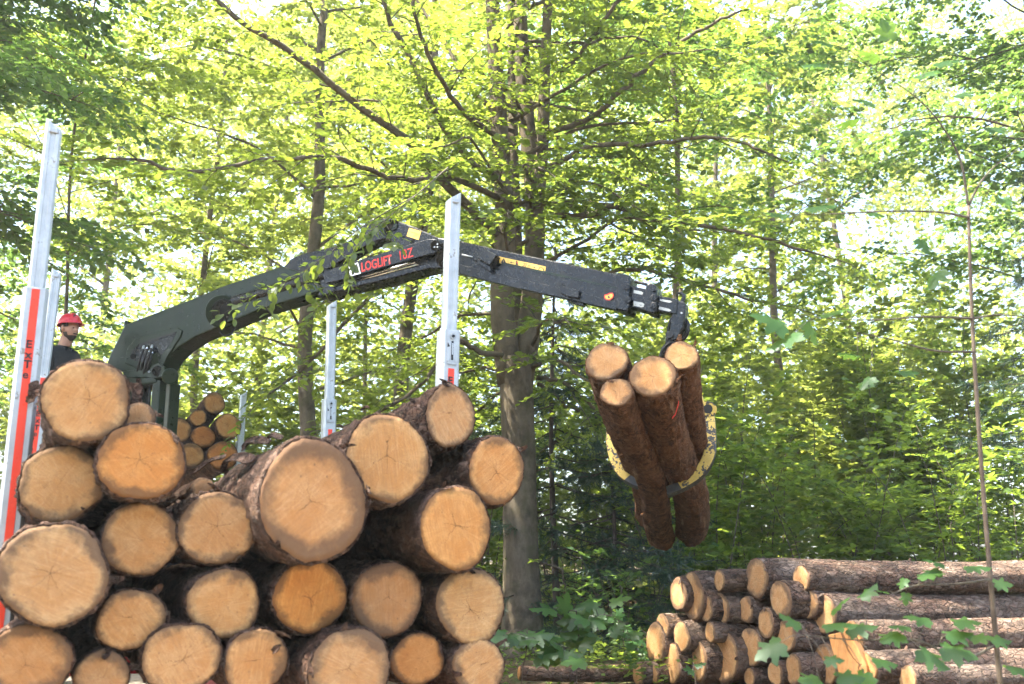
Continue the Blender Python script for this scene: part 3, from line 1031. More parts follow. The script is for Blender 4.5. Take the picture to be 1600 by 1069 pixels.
def stake(parent, p_plane, tip, joint, low_z, outer, stripe=None, letters=None, latch=False, ext_w=0.085, slv_w=0.122):
    T = on_plane(tip[0], tip[1], p_plane, AX)
    J = on_plane(joint[0], joint[1], p_plane, AX)
    u = (T - J).normalized()
    Lo = J - u * ((J.z - low_z) / u.z)
    w = u.cross(AX).normalized()
    if w.dot(PR) < 0: w = -w
    n = AXS
    def column(name, base, L, hw, hd, slant, mat, par, groove):
        prof = [(-hw, -hd), (hw, -hd), (hw, hd * 0.55), (hw * 0.74, hd)]
        if groove:
            prof += [(hw * 0.30, hd), (hw * 0.26, hd - 0.005), (-hw * 0.26, hd - 0.005), (-hw * 0.30, hd)]
        prof += [(-hw * 0.74, hd), (-hw, hd * 0.55)]
        k = len(prof)
        vs = [base + w * a + n * b for a, b in prof]
        vs += [base + u * (L + slant * a / hw) + w * a + n * b for a, b in prof]
        fs = [tuple(range(k)), tuple(range(2 * k - 1, k - 1, -1))]
        for i in range(k):
            j = (i + 1) % k
            fs.append((j, i, i + k, j + k))
        o = mk(name, vs, fs, mat, par, shade=False)
        return bevel(o, 0.0025, 2)
    slen = (J - Lo).length
    sleeve = column('stake', Lo, slen, slv_w / 2, 0.055, 0.0, M['alu'], parent, False)
    xl = (T - J).length
    ext = column('extension', J - u * 0.25, xl + 0.25, ext_w / 2, 0.036, 0.030 * outer, M['alu'], sleeve, True)
    # cap at the cut top
    box('top_bolt', T - u * 0.040 + n * 0.040, w, n, u, ext_w * 0.27, 0.005, 0.014, M['alu_dark'], sleeve, 0.006)
    # collar rim
    f0 = J + n * 0.0555
    if stripe:
        a, b = stripe
        Sa = on_plane(a[0], a[1], p_plane, AX); Sb = on_plane(b[0], b[1], p_plane, AX)
        ta, tb = (Sa - Lo).dot(u), max(0.05, (Sb - Lo).dot(u))
        box('reflective_stripe', Lo + u * ((ta + tb) / 2) + n * 0.0565, w, n, u, 0.0195, 0.0015, (ta - tb) / 2, M['stripe'], sleeve)
        if letters:
            for ch, (lx, ly), sz in letters:
                P = on_plane(lx, ly, p_plane, AX)
                t = (P - Lo).dot(u)
                text('letter', ch, sz, M['letter_black'], Lo + u * (t - sz * 0.34) + n * 0.0592 - w * (sz * (0.33 if ch != 'x' else 0.28)), w, u, sleeve, bold=sz * (0.028 if ch != 'e' else 0.016))
    if latch:
        box('latch_plate', J - u * 0.105 + n * 0.059, w, n, u, 0.033, 0.004, 0.10, M['alu'], sleeve, 0.004)
        cyl('latch_bolt', J - u * 0.045 + n * 0.060, J - u * 0.045 + n * 0.072, 0.020, M['alu_dark'], sleeve, 20)
        cyl('bolt_head', J - u * 0.045 + n * 0.0715, J - u * 0.045 + n * 0.078, 0.010, M['steel_dark'], sleeve, 6)
        box('latch_slot', J - u * 0.135 + n * 0.0635, w, n, u, 0.007, 0.0025, 0.060, M['steel_dark'], sleeve)
        box('latch_pin', J - u * 0.125 + n * 0.067, w, n, u, 0.004, 0.0025, 0.036, M['alu'], sleeve)
        c = J - u * 0.205 + n * 0.0635
        prism('latch_tongue', [c - w * 0.034 - u * 0.018, c + w * 0.034 - u * 0.018, c + w * 0.012 + u * 0.028, c - w * 0.012 + u * 0.028], n, 0.002, M['alu_dark'], sleeve, 0.001)
        c = J - u * 0.10 - w * 0.032 + n * 0.0635
        prism('latch_notch', [c + u * 0.016, c - u * 0.016, c + w * 0.016 - u * 0.010], n, 0.0012, M['steel_dark'], sleeve)
    return sleeve


P1 = A0 + Vector((0, 0, 1.75))
P2 = P1 + AX * 3.5
tr_loc = A0 + AX * 1.7 + PR * 1.2
trailer = empty('log_trailer', tr_loc, 'red timber trailer with aluminium stakes, carrying the large stack of logs', 'trailer')
stake(trailer, P1, (85, 198), (57, 453), 1.10, -1, ((57, 456), (-40, 1350)),
      [('E', (43.0, 541), 0.058), ('x', (41.0, 557), 0.058), ('T', (39.5, 572), 0.058), ('e', (37.0, 588), 0.058)])
stake(trailer, P2, (89, 426), (68, 590), 1.10, -1, ((66.5, 592), (10, 1000)),
      [('E', (58.5, 648), 0.060), ('x', (57.5, 658), 0.060), ('T', (56.0, 669), 0.060), ('e', (55.0, 679), 0.060)])
stake(trailer, P1, (709, 308), (702, 518), 1.10, 1, ((705.5, 579), (690, 1200)),
      [('E', (705.0, 597.5), 0.062), ('x', (704.3, 613), 0.062), ('T', (703.8, 628), 0.062), ('e', (703.4, 643), 0.062)], latch=True)
stake(trailer, P2, (519, 474), (515, 625), 1.10, 1, ((514, 672), (505, 1000)), None, latch=True)
for pp in (P1, P2):
    c = pp + PR * 1.2
    c.z = 1.0
    box('bolster', c, PR, AX, (0, 0, 1), 1.28, 0.09, 0.085, M['trailer_red'], trailer, 0.012)
    for s in (0.12, 2.28):
        q = pp + PR * s
        q.z = 1.10
        box('stake_foot', q, PR, AX, (0, 0, 1), 0.10, 0.10, 0.12, M['trailer_red'], trailer, 0.015)
for s in (0.75, 1.65):
    c = A0 + AX * 1.6 + PR * s
    c.z = 0.80
    box('chassis_beam', c, AX, PR, (0, 0, 1), 2.9, 0.06, 0.115, M['trailer_red'], trailer, 0.01)


hb = A0 + AX * 4.55 + PR * 1.2
hb.z = 1.72
box('gap_block', hb, PR, AX, (0, 0, 1), 1.15, 0.03, 0.66, M['steel_dark'], trailer, 0.01)  # unseen dark panel added behind the load so gaps between logs stay black


def wheel(parent, p, r=0.46, w=0.34):
    """tyre lathe with rim as sub-part; axle along PR"""
    prof = [(-w / 2, r * 0.58), (-w / 2, r * 0.86), (-w * 0.42, r * 0.97), (-w * 0.2, r), (w * 0.2, r), (w * 0.42, r * 0.97), (w / 2, r * 0.86), (w / 2, r * 0.58)]
    def lathe(prof, n=36):
        vs, fs = [], []
        for k in range(n):
            a = 2 * math.pi * k / n
            for x, rr in prof:
                vs.append(p + PR * x + AX * (rr * math.cos(a)) + Vector((0, 0, rr * math.sin(a))))
        m = len(prof)
        for k in range(n):
            for i in range(m - 1):
                a, b = k * m + i, ((k + 1) % n) * m + i
                fs.append((a, b, b + 1, a + 1))
        return vs, fs
    t = mk('wheel', *lathe(prof), M['tyre'], parent)
    rim = [(-w * 0.46, r * 0.585), (-w * 0.30, r * 0.54), (-w * 0.10, r * 0.50), (-w * 0.08, r * 0.22), (w * 0.2, r * 0.18), (w * 0.2, 0.01)]
    mk('rim', *lathe(rim), M['alu_dark'], t)
    mk('rim', *lathe([(-x, rr) for x, rr in rim]), M['alu_dark'], t)


for t in (0.9, 2.2):
    for s in (0.22, 2.18):
        p = A0 + AX * t + PR * s
        p.z = gz(p.x, p.y) + 0.47
        wheel(trailer, p)

# truck bed in front of the trailer, seen only through the gap
P3 = P1 + AX * 8.4
P4 = P3 + AX * 2.3
tk_loc = A0 + AX * 8.5 + PR * 1.2
truck = empty('timber_truck', tk_loc, 'timber truck bed with one pale stake showing behind the crane', 'truck')
stake(truck, P3, (381, 615), (376, 691), 1.15, 1, None, None, latch=False)
q = P3 + PR * 0.02
stake(truck, P3, (48, 640), (40, 715), 1.15, -1, None, None)
for pp in (P3, P4):
    c = pp + PR * 1.2
    c.z = 1.05
    box('bolster', c, PR, AX, (0, 0, 1), 1.28, 0.09, 0.085, M['trailer_red'], truck, 0.012)
for s in (0.75, 1.65):
    c = A0 + AX * 8.8 + PR * s
    c.z = 0.82
    box('chassis_beam', c, AX, PR, (0, 0, 1), 3.6, 0.06, 0.14, M['steel_dark'], truck, 0.01)
for t in (7.4, 8.8, 12.0):
    for s in (0.22, 2.18):
        p = A0 + AX * t + PR * s
        p.z = gz(p.x, p.y) + 0.5
        wheel(truck, p, 0.5)

# ================================================================== loader crane
CB = Vector((-3.72, 10.5, 0))                 # column foot
CT = Vector((1.43, 8.35, 0))                  # below the boom tip
CN = Vector((CT.y - CB.y, -(CT.x - CB.x), 0)).normalized()   # boom plane normal, towards the camera
CD = (CT - CB).normalized()
if CN.y > 0: CN = -CN
Z = Vector((0, 0, 1))


def cp(px, py, off=0.0):
    return on_plane(px, py, CB + CN * off, CN)


def outline(pts, off=0.0):
    return [cp(x, y, off) for x, y in pts]


crane = empty('loader_crane', (CB.x, CB.y, 0.9), 'black and dark green folding loader crane lifting logs over the trailer', 'crane')
CG, CK, SD = M['crane_green'], M['crane'], M['steel_dark']

# column, slewing base and seat support
box('base', Vector((CB.x, CB.y, 1.15)), CD, CN, Z, 0.55, 0.45, 0.25, SD, crane, 0.02)
col_c = cp(257, 650)
box('column', Vector((col_c.x, col_c.y, 2.40)), CD, CN, Z, 0.052, 0.16, 1.30, CG, crane, 0.012)
col_r = cp(260, 650, 0.165)
box('column_strip', Vector((col_r.x, col_r.y, 2.38)), CD, CN, Z, 0.022, 0.008, 1.28, M['column_strip'], crane, 0.003)
col_l = cp(213, 650)
box('column', Vector((col_l.x, col_l.y, 2.40)), CD, CN, Z, 0.06, 0.14, 1.28, CG, crane, 0.012)
hd = cp(235, 596)
box('column_head', hd, CD, CN, Z, 0.24, 0.17, 0.07, CG, crane, 0.02)
for k, (x0, x1, rr) in enumerate(((226, 232, 0.022), (239, 243, 0.013), (246, 250, 0.012), (232, 229, 0.012))):
    tubes('hose', [(spline([cp(x0, 590, 0.05 * k - 0.08), cp((x0 + x1) / 2 + 3, 625, 0.05 * k - 0.05), cp(x1, 665, 0.05 * k - 0.08), cp(x1 + 1, 730, 0.05 * k - 0.05)], 14), [rr] * 14)], M['rubber'], crane, 8)
cyl('slewing_pin', cp(266, 588, -0.24), cp(266, 588, 0.22), 0.085, CG, crane, 28, bw=0.012)

# inner (main) boom
boom = prism('main_boom', outline([(180, 572), (187, 556), (209, 511), (317, 470), (360, 452), (420, 432), (452, 421), (500, 436), (515, 459),
                                   (419, 488), (356, 514), (318, 530), (292, 546), (275, 562), (264, 580), (232, 586), (200, 584)]), CN, 0.13, CG, crane, 0.015)
prism('boom_lip', outline([(207, 505), (211, 505), (211, 512), (206, 514)]), CN, 0.12, CG, boom, 0.004)
# raised reinforcement plate round the hose ports
prism('side_plate', outline([(196, 568), (200, 545), (212, 530), (230, 524), (279, 512), (286, 517), (284, 526), (264, 556), (256, 572), (222, 578)], 0.131),
      CN, 0.002, CG, boom, 0.008, 0.014)
prism('plate_recess', outline([(203, 562), (206, 549), (217, 538), (234, 532), (276, 519), (270, 532), (252, 556), (222, 566)], 0.146), CN, 0.001, CK, boom, 0.0, 0.001)
prism('plate_edge', outline([(232, 532), (275, 518.5), (274, 521), (234, 535)], 0.148), CN, 0.0, M['letter_black'], boom, 0.0, 0.004)
for k, (x, y) in enumerate(((225, 541), (231, 541), (238, 540), (223, 548), (229, 547), (235, 546), (233, 552), (239, 548))):
    c0, c1 = cp(x, y, 0.15), cp(x - 1.5, y + 5, 0.19)
    cyl('hose_fitting', c0, c1, 0.014, M['chrome'] if k % 2 else M['alu'], boom, 10)
    tubes('hose', [(spline([c1, cp(x - 4, y + 14, 0.22), cp(x - 8, y + 30, 0.19), cp(x - 7, y + 46, 0.12)], 10), [0.013] * 10)], M['rubber'], boom, 8)
cyl('port_plug', cp(208, 557, 0.145), cp(208, 557, 0.168), 0.028, SD, boom, 16)
cyl('pivot_boss', cp(245, 560, 0.14), cp(245, 560, 0.165), 0.058, CG, boom, 24)
for a in range(4):
    q = cp(245 + 5.0 * math.cos(a * 1.57 + .6), 560 + 5.0 * math.sin(a * 1.57 + .6), 0.165)
    cyl('bolt', q, q + CN * 0.008, 0.011, SD, boom, 6)
# link at the foot of the boom
link_ = prism('tilt_link', outline([(194, 581), (232, 575), (238, 570), (250, 568), (259, 574), (260, 584), (254, 590), (243, 592), (232, 590), (196, 591)], 0.17), CN, 0.02, CG, crane, 0.006)
cyl('pin_cap', cp(246, 580, 0.19), cp(246, 580, 0.21), 0.058, CK, link_, 24, bw=0.004)
for a in range(4):
    q = cp(246 + 5.0 * math.cos(a * 1.57 + .6), 580 + 5.0 * math.sin(a * 1.57 + .6), 0.21)
    cyl('bolt', q, q + CN * 0.007, 0.010, SD, link_, 6)
cyl('bolt', cp(233, 581, 0.19), cp(233, 581, 0.20), 0.014, M['alu_dark'], link_, 12)
# eye of the boom cylinder
cyl('cylinder_eye', cp(348, 487, -0.16), cp(348, 487, 0.165), 0.175, CG, boom, 40, bw=0.012)
cyl('cylinder_eye_ring', cp(350, 486, 0.165), cp(350, 486, 0.175), 0.125, CK, boom, 36, bw=0.004)
cyl('eye_pin', cp(352, 484, 0.175), cp(352, 484, 0.205), 0.052, SD, boom, 20)
# lower hose hoop
tubes('hose_loop', [(spline([cp(344, 519, 0.05), cp(352, 525, 0.08), cp(362, 521, 0.06), cp(366, 513, 0.03)], 12), [0.012] * 12)], M['rubber'], boom, 8)

# hydraulic cylinder: barrel from the eye, rod to the knuckle
barrel = cyl('cylinder_barrel', cp(356, 477, 0.07), cp(512, 431, 0.07), 0.082, CK, crane, 28, bw=0.008)
cyl('cylinder_barrel', cp(360, 489, 0.0), cp(525, 449, 0.0), 0.075, CK, crane, 28, bw=0.008)
cyl('piston_rod', cp(505, 433, 0.10), cp(440, 452, 0.135), 0.012, M['chrome'], barrel, 12)
cyl('piston_rod', cp(530, 447, 0.03), cp(690, 404, 0.03), 0.030, M['chrome'], crane, 20)
cyl('piston_rod', cp(530, 443, 0.07), cp(690, 399, 0.07), 0.017, M['chrome'], crane, 16)
prism('barrel_collar', outline([(508, 430), (522, 426), (535, 459), (520, 466), (513, 452)]), CN, 0.13, CK, crane, 0.006)
prism('lower_beam', outline([(505, 457), (540, 449), (600, 435), (690, 412), (716, 408), (716, 424), (678, 425), (615, 441), (540, 459), (507, 468)]), CN, 0.11, CK, crane, 0.012)
# arched upper link
arch = prism('upper_link', outline([(450, 421), (462, 408), (480, 400), (540, 386), (568, 371), (578, 350), (590, 345), (604, 350), (622, 366), (624, 380),
                                    (606, 378), (592, 382), (566, 395), (548, 407), (520, 424), (490, 440), (460, 440)]), CN, 0.085, CK, crane, 0.012)
prism('recess_shade', outline([(462, 424), (488, 413.5), (493, 411.5), (496, 413), (494, 416), (466, 428)], 0.086), CN, 0.0, M['letter_black'], arch, 0.0, 0.002)  # flat black sheet on the link; the recess's shade is only colour

# name plate arm
arm = prism('link_arm', outline([(506, 430), (512, 424), (545, 414), (560, 409), (640, 384), (672, 375), (682, 375), (690, 381), (690, 390), (683, 396), (620, 414), (560, 432), (532, 440), (512, 444)], 0.16), CN, 0.03, CK, crane, 0.006)
AO = 0.191
cyl('pin_cap', cp(681, 384, AO), cp(681, 384, AO + 0.018), 0.052, CK, arm, 24, bw=0.004)
for a in range(4):
    q = cp(681.5 + 3.2 * math.cos(a * 1.57 + .8), 384 + 3.2 * math.sin(a * 1.57 + .8), AO + 0.018)
    cyl('bolt', q, q + CN * 0.006, 0.0085, M['alu'], arm, 10)
t0, t1 = cp(567.0, 425.8, AO), cp(612.5, 413.6, AO)
tdir = (cp(645, 402.0, AO) - cp(567, 425.5, AO)).normalized()
tup = CN.cross(tdir)
if tup.z < 0: tup = -tup


def fit_text(name, body, p0, p1, h, mat, parent, bold):
    """lettering scaled to run from p0 to p1 with cap height h"""
    o = text(name, body, 1.0, mat, root_loc(parent), (1, 0, 0), (0, 1, 0), parent, bold=bold, depth_=0.0)
    me = o.data
    xs = [v.co.x for v in me.vertices]
    ys = [v.co.y for v in me.vertices]
    x0, x1, y0, y1 = min(xs), max(xs), min(ys), max(ys)
    d = (p1 - p0).normalized()
    up = CN.cross(d)
    if up.z < 0: up = -up
    L = (p1 - p0).length
    rl = root_loc(parent)
    for v in me.vertices:
        v.co = p0 + d * (L * (v.co.x - x0) / (x1 - x0)) + up * (h * (v.co.y - y0) / (y1 - y0)) - rl
    return o


hcap = (cp(563, 411.5, AO) - cp(566, 425.5, AO)).length
fit_text('lettering', 'LOGLIFT', cp(565.5, 425.2, AO + 0.002), cp(612.8, 412.2, AO + 0.002), hcap, M['red_print'], arm, 0.026)
fit_text('lettering', '18Z', cp(625.5, 406.8, AO + 0.002), cp(646.0, 401.0, AO + 0.002), hcap * 0.98, M['red_print'], arm, 0.004)
lg = prism('logo_panel', outline([(544.5, 414.5), (559.5, 410.2), (563.8, 427.6), (547.5, 432.2)], AO), CN, 0.0, M['sign_white'], arm, 0.0, 0.0015)
prism('logo_field', outline([(546.5, 416), (558.2, 412.6), (561.5, 426.0), (556.5, 427.5), (556, 422), (552.5, 418.5), (547.2, 418.5)], AO + 0.0018), CN, 0.0, M['letter_black'], lg, 0.0, 0.0008)
prism('logo_mark', outline([(552.0, 416.8), (555.2, 415.4), (557.4, 418.0), (558.6, 422.5), (557.0, 421.0), (555.0, 419.2)], AO + 0.003), CN, 0.0, M['sign_white'], lg, 0.0, 0.0008)
prism('logo_mark', outline([(549.0, 425.0), (552.0, 421.0), (554.0, 424.5), (553.0, 429.0), (550.0, 429.6)], AO + 0.0018), CN, 0.0, M['letter_black'], lg, 0.0, 0.0008)

# knuckle and outer boom
outer = prism('outer_boom', outline([(594, 352), (603, 346), (616, 345), (660, 361), (692, 376), (722, 380), (784, 394), (972, 433), (974, 486), (930, 477),
                                     (875, 464), (800, 448), (745, 434), (716, 427), (690, 424), (662, 418), (646, 410), (636, 398), (622, 384), (606, 372)]), CN, 0.10, CK, crane, 0.014)
# pressed side web of the box section
prism('web_edge', outline([(784, 409.5), (858, 425.5), (972, 451), (972, 453), (856, 428), (784, 412)], 0.101), CN, 0.0, CG, outer, 0.0, 0.004)
prism('bottom_flange', outline([(720, 414), (800, 434), (880, 451), (972, 474), (974, 487), (930, 478), (875, 465), (800, 449), (745, 435), (718, 428)], 0.101), CN, 0.0, CK, outer, 0.004, 0.012)
cyl('pivot_disc', cp(704, 400, 0.10), cp(704, 400, 0.108), 0.145, CK, outer, 40, bw=0.003)
kp = prism('pin_plate', outline([(598, 353), (608, 347), (618, 347), (622, 352), (620, 358), (612, 361), (600, 362)], 0.101), CN, 0.0, CG, outer, 0.003, 0.014)
cyl('pin_boss', cp(614, 357, 0.10), cp(614, 357, 0.109), 0.088, CK, outer, 32, bw=0.003)
for x, y in ((611.5, 351.5), (616.5, 354.3), (609.5, 356.8), (614.5, 359), (601.5, 359.3)):
    q = cp(x, y, 0.115)
    cyl('bolt', q, q + CN * 0.006, 0.009, SD, kp, 8)
cyl('pin_hole_shade', cp(632, 371, 0.1), cp(632, 371, 0.1015), 0.013, M['letter_black'], outer, 16)  # flat black discs; the shade inside both pin holes is only colour
cyl('pin_hole_shade', cp(646.5, 378.5, 0.1), cp(646.5, 378.5, 0.1015), 0.032, M['letter_black'], outer, 20)
yp = prism('yellow_plate', outline([(639.5, 356.3), (658.3, 361.6), (654.2, 375.2), (635.4, 369.2)], 0.101), CN, 0.0, M['sign_yellow'], outer, 0.0, 0.002)
tubes('plate_mark', [([cp(641, 362, .1045), cp(649, 364, .1045), cp(654, 366.5, .1045)], [0.0012] * 3), ([cp(645, 369, .1045), cp(651, 367, .1045)], [0.0012] * 2)], SD, yp, 4)
# junction box
jb = prism('valve_box', outline([(760, 390.5), (779.5, 401), (768.5, 417.5), (748, 405.5)], 0.15), CN, 0.05, CK, outer, 0.008)
prism('valve_box_skirt', outline([(748, 405.5), (768.5, 417.5), (768.5, 427), (747, 413)], 0.13), CN, 0.03, CK, jb, 0.006)
prism('cable_clamp', outline([(739, 399), (744, 394), (750, 398), (750, 409), (740, 407)], 0.115), CN, 0.015, CK, outer, 0.004)
tubes('cable', [([cp(722, 398, 0.115), cp(732, 400.5, 0.115), cp(740, 402, 0.12)], [0.008] * 3)], M['alu_dark'], outer, 8)
# warning strip: 20 m
ws = prism('warning_sticker', outline([(780.0, 401.0), (853.0, 416.8), (851.6, 426.2), (780.5, 411.0)], 0.102), CN, 0.0, M['sign_yellow'], outer, 0.0, 0.002)
WO = 0.1045
def strip(u, v):
    a = Vector((780.3, 401.6)); b = Vector((852.7, 417.2)); c = Vector((780.7, 410.8))
    return a + (b - a) * u + (c - a) * v
def wpoly(name, uv, mat=M['letter_black']):
    prism(name, [cp(*strip(u, v), WO) for u, v in uv], CN, 0.0, mat, ws, 0.0, 0.0008)
wpoly('warning_triangle', [(0.02, 0.92), (0.09, 0.10), (0.10, 0.10), (0.075, 0.92)])
wpoly('warning_triangle', [(0.085, 0.92), (0.105, 0.12), (0.145, 0.92)])
wpoly('divider', [(0.183, 0.05), (0.188, 0.05), (0.188, 0.95), (0.183, 0.95)])
for u0, u1 in ((0.225, 0.31), (0.78, 0.70)):
    s = 1 if u1 > u0 else -1
    wpoly('arrow', [(u0, 0.5), (u0 + 0.035 * s, 0.32), (u0 + 0.035 * s, 0.46), (u1, 0.46), (u1, 0.54), (u0 + 0.035 * s, 0.54), (u0 + 0.035 * s, 0.68)][::s])
wpoly('figure_mark', [(0.36, 0.05), (0.385, 0.05), (0.395, 0.45), (0.40, 0.95), (0.385, 0.95), (0.375, 0.6), (0.36, 0.95), (0.345, 0.95), (0.355, 0.45)])
wpoly('cross_mark', [(0.355, 0.2), (0.40, 0.25), (0.40, 0.45), (0.36, 0.45)], M['red_print'])
wpoly('crane_mark', [(0.83, 0.75), (0.88, 0.12), (0.95, 0.35), (0.97, 0.75), (0.95, 0.95), (0.93, 0.95), (0.945, 0.7), (0.935, 0.42), (0.885, 0.25), (0.845, 0.75)])
fit_text('lettering', '20 m', cp(*strip(0.49, 0.76), WO), cp(*strip(0.655, 0.76), WO), 0.036, M['letter_black'], ws, 0.01)
# underside bracket, emblem, end collars and telescopes
prism('bracket', outline([(876, 446), (880, 444), (882, 449), (908, 456), (907, 468), (890, 466), (878, 460)], 0.10), CN, 0.0, CK, outer, 0.006, 0.05)
prism('bracket_lug', outline([(888, 464), (914, 474), (913, 480), (905, 478), (886, 469)], 0.05), CN, 0.03, CK, outer, 0.004)
em = prism('emblem', outline([(943.5, 464.5), (944.6, 460.5), (948.5, 459.8), (952.5, 457.6), (957.4, 457.6), (959.0, 461.5), (957.5, 466.0), (952.5, 469.6), (947.5, 469.0), (944.6, 467.0)], 0.114), CN, 0.0, M['red_print'], outer, 0.0, 0.0015)
prism('emblem_field', outline([(945.0, 464.2), (946.0, 461.8), (949.5, 461.6), (953.2, 459.4), (956.6, 459.3), (957.6, 461.8), (956.2, 465.2), (952.0, 468.0), (948.2, 467.6), (946, 466)], 0.1157), CN, 0.0, M['sign_yellow'], em, 0.0, 0.0008)
prism('emblem_mark', outline([(950.0, 463.0), (951.8, 461.6), (951.6, 464.2), (953.4, 463.6), (952.0, 466.0), (949.8, 465.6)], 0.1168), CN, 0.0, M['letter_black'], em, 0.0, 0.0008)
for pts, hw, bolts in (([(971, 431), (990, 436), (989, 487), (984, 492), (968, 488)], 0.125, ((979, 448.5), (981.5, 469))),
                       ([(1014, 450), (1020, 447), (1029, 450), (1031, 459), (1029, 491), (1025, 494), (1012, 491)], 0.105, ((1022, 465.5), (1021.5, 478)))):
    cl = prism('boom_collar', outline(pts), CN, hw, CK, crane, 0.010)
    for x, y in bolts:
        q = cp(x, y, hw)
        cyl('wear_cap', q, q + CN * 0.012, 0.031, SD, cl, 20, bw=0.004)
        for a in (0.5, 2.1):
            e = (CD * math.cos(a) + Z * math.sin(a))
            box('cap_rib', q + CN * 0.013, e, CN, e.cross(CN), 0.024, 0.003, 0.004, CK, cl)
for y in (451.5,):
    q = cp(1021, 451.5, 0.105)
    cyl('roller', q, q + CN * 0.02, 0.028, CK, crane, 20)
e1 = prism('extension_boom', outline([(985, 449), (1018, 456), (1017, 490), (984, 482)]), CN, 0.080, CK, crane, 0.008)
prism('wear_strip', outline([(990, 453.2), (1002, 455.5), (1005, 457.5), (1004, 460.2), (1001, 460.4), (990, 458)], 0.081), CN, 0.0, M['wear_pad'], e1, 0.0, 0.002)
prism('wear_strip', outline([(990, 470.5), (1003.5, 473), (1007, 475.5), (1005.5, 480), (1002, 480.5), (990, 477.8)], 0.081), CN, 0.0, M['wear_pad'], e1, 0.0, 0.002)
e2 = prism('extension_boom', outline([(1026, 463.5), (1062, 470), (1060, 494), (1026, 488)]), CN, 0.062, CK, crane, 0.008)
prism('wear_strip', outline([(1031.5, 467.2), (1048, 470), (1050, 472), (1046, 473.2), (1031.5, 470.5)], 0.063), CN, 0.0, M['wear_pad'], e2, 0.0, 0.002)
prism('wear_strip', outline([(1030, 479), (1046, 483), (1049, 485.5), (1045, 487), (1029, 483.4)], 0.063), CN, 0.0, M['wear_pad'], e2, 0.0, 0.002)
tubes('hose', [([cp(992, 440, 0.0), cp(1006, 443.5, 0.0), cp(1018, 447.5, 0.0)], [0.014] * 3)], M['rubber'], crane, 8)
tip = prism('boom_tip', outline([(1055, 471.5), (1071, 474), (1074, 478), (1072, 500), (1069, 515), (1060, 533), (1052, 535), (1047, 531), (1049, 515), (1052, 494)]), CN, 0.055, CK, crane, 0.01)
prism('tip_hook', outline([(1062, 474), (1066, 466), (1066, 462), (1062, 459.5), (1059, 459.5), (1060, 457), (1066, 456.5), (1070.5, 460), (1071, 466), (1068, 475)]), CN, 0.02, CK, tip, 0.004)
q = cp(1065, 489.5, 0.055)
cyl('pin', q, q + CN * 0.01, 0.008, M['alu'], tip, 10)
q = cp(1052.5, 529, -0.08)
cyl('hanger_pin', q, q + CN * 0.16, 0.032, SD, tip, 20)
for k, path in enumerate(([(1071, 498), (1076, 507), (1074, 522), (1066, 533), (1056, 541), (1044, 549)], [(1072, 499), (1074.5, 508), (1072, 520), (1064, 531), (1053, 540), (1041, 550)],
                          [(1050, 495), (1045, 510), (1043, 528), (1041, 540), (1037, 556)], [(1048, 535), (1040, 541), (1034, 549), (1030, 562)])):
    pts = spline([cp(x, y, 0.04 * k - 0.06) for x, y in path], 16)
    tubes('hose', [(pts, [0.013] * 16)], M['rubber'], crane, 8)

# operator's seat (behind the top left logs)
seat_p = U(104, 640, 10.3)
box('seat', Vector((seat_p.x, seat_p.y, 3.30)), PR, AX, Z, 0.23, 0.22, 0.05, M['rubber'], crane, 0.03)
box('backrest', Vector((seat_p.x, seat_p.y, 3.58)) - PR * 0.25, PR, AX, Z, 0.04, 0.2, 0.2, M['rubber'], crane, 0.03)
tubes('seat_bracket', [([Vector((seat_p.x, seat_p.y, 3.24)), Vector((seat_p.x + 0.1, seat_p.y, 2.9)), Vector((CB.x, CB.y, 2.6))], [0.05] * 3)], SD, crane, 10)

# ================================================================== grapple and its logs
GY = 8.35
gp = cp(1050, 560)
grapple = empty('log_grapple', (gp.x, gp.y, gp.z), 'worn yellow log grapple closed around the lifted logs', 'grapple')
GAX = None
LIFT = [  # near end px, half height, far end px, label
    ((948, 565), 33.0, (1022, 800), 'lifted log at the upper left of the bundle in the grapple'),
    ((963, 613), 25.0, (1043, 838), 'thinner lifted log below the upper left one in the grapple'),
    ((1020, 588), 36.0, (1084, 826), 'thickest lifted log, in the middle of the grapple with a red mark'),
    ((1065, 556), 25.5, (1088, 800), 'lifted log at the right of the bundle in the grapple'),
]
YN, YF = 6.55, 10.35
axes = []
for i, (a, ry, b, label) in enumerate(LIFT):
    p0 = U(a[0], a[1], YN + (0.12, -0.05, 0.0, 0.22)[i])
    p1 = U(b[0], b[1], YF + (-0.2, 0.0, 0.0, -0.1)[i])
    d = (p1 - p0)
    axes.append(d.normalized())
    o = make_log(label, 'logs held in the grapple', p0, d.normalized(), ry * depth(p0) / FPX, d.length, 700 + i, 'bark_red',
             ((1.0, 0.98, 0.98), (1.0, 0.93, 0.88), (1.06, 1.0, 0.92), (1.0, 0.98, 0.94))[i], 1.04, 1.0, (1.05, 1.22, 1.0, 0.95)[i], 56, 36, knots=5, flakes=2)
    if i == 2:      # sprayed red mark on the bark
        r0 = ry * depth(p0) / FPX
        vs, fs = [], []
        for k, (zz, an) in enumerate(((0.26, 0.10), (0.30, 0.02), (0.34, -0.10), (0.40, -0.22), (0.43, -0.42))):
            for s in (-1, 1):
                ang = math.pi + 0.62 - an
                rr = r0 * 1.045 + 0.003
                vs.append((rr * math.cos(ang) * 1.04, rr * math.sin(ang), zz + s * 0.012))
            if k: fs.append((2 * k - 2, 2 * k - 1, 2 * k + 1, 2 * k))
        mm = bpy.data.meshes.new('spray_mark')
        mm.from_pydata(vs, [], fs)
        sm = link('spray_mark', mm, M['red_print'], o)
        s_ = sm.modifiers.new('thickness', 'SOLIDIFY')
        s_.thickness = 0.002
GAX = (axes[1] + axes[2]).normalized()
GO = U(1040, 745, 8.55)
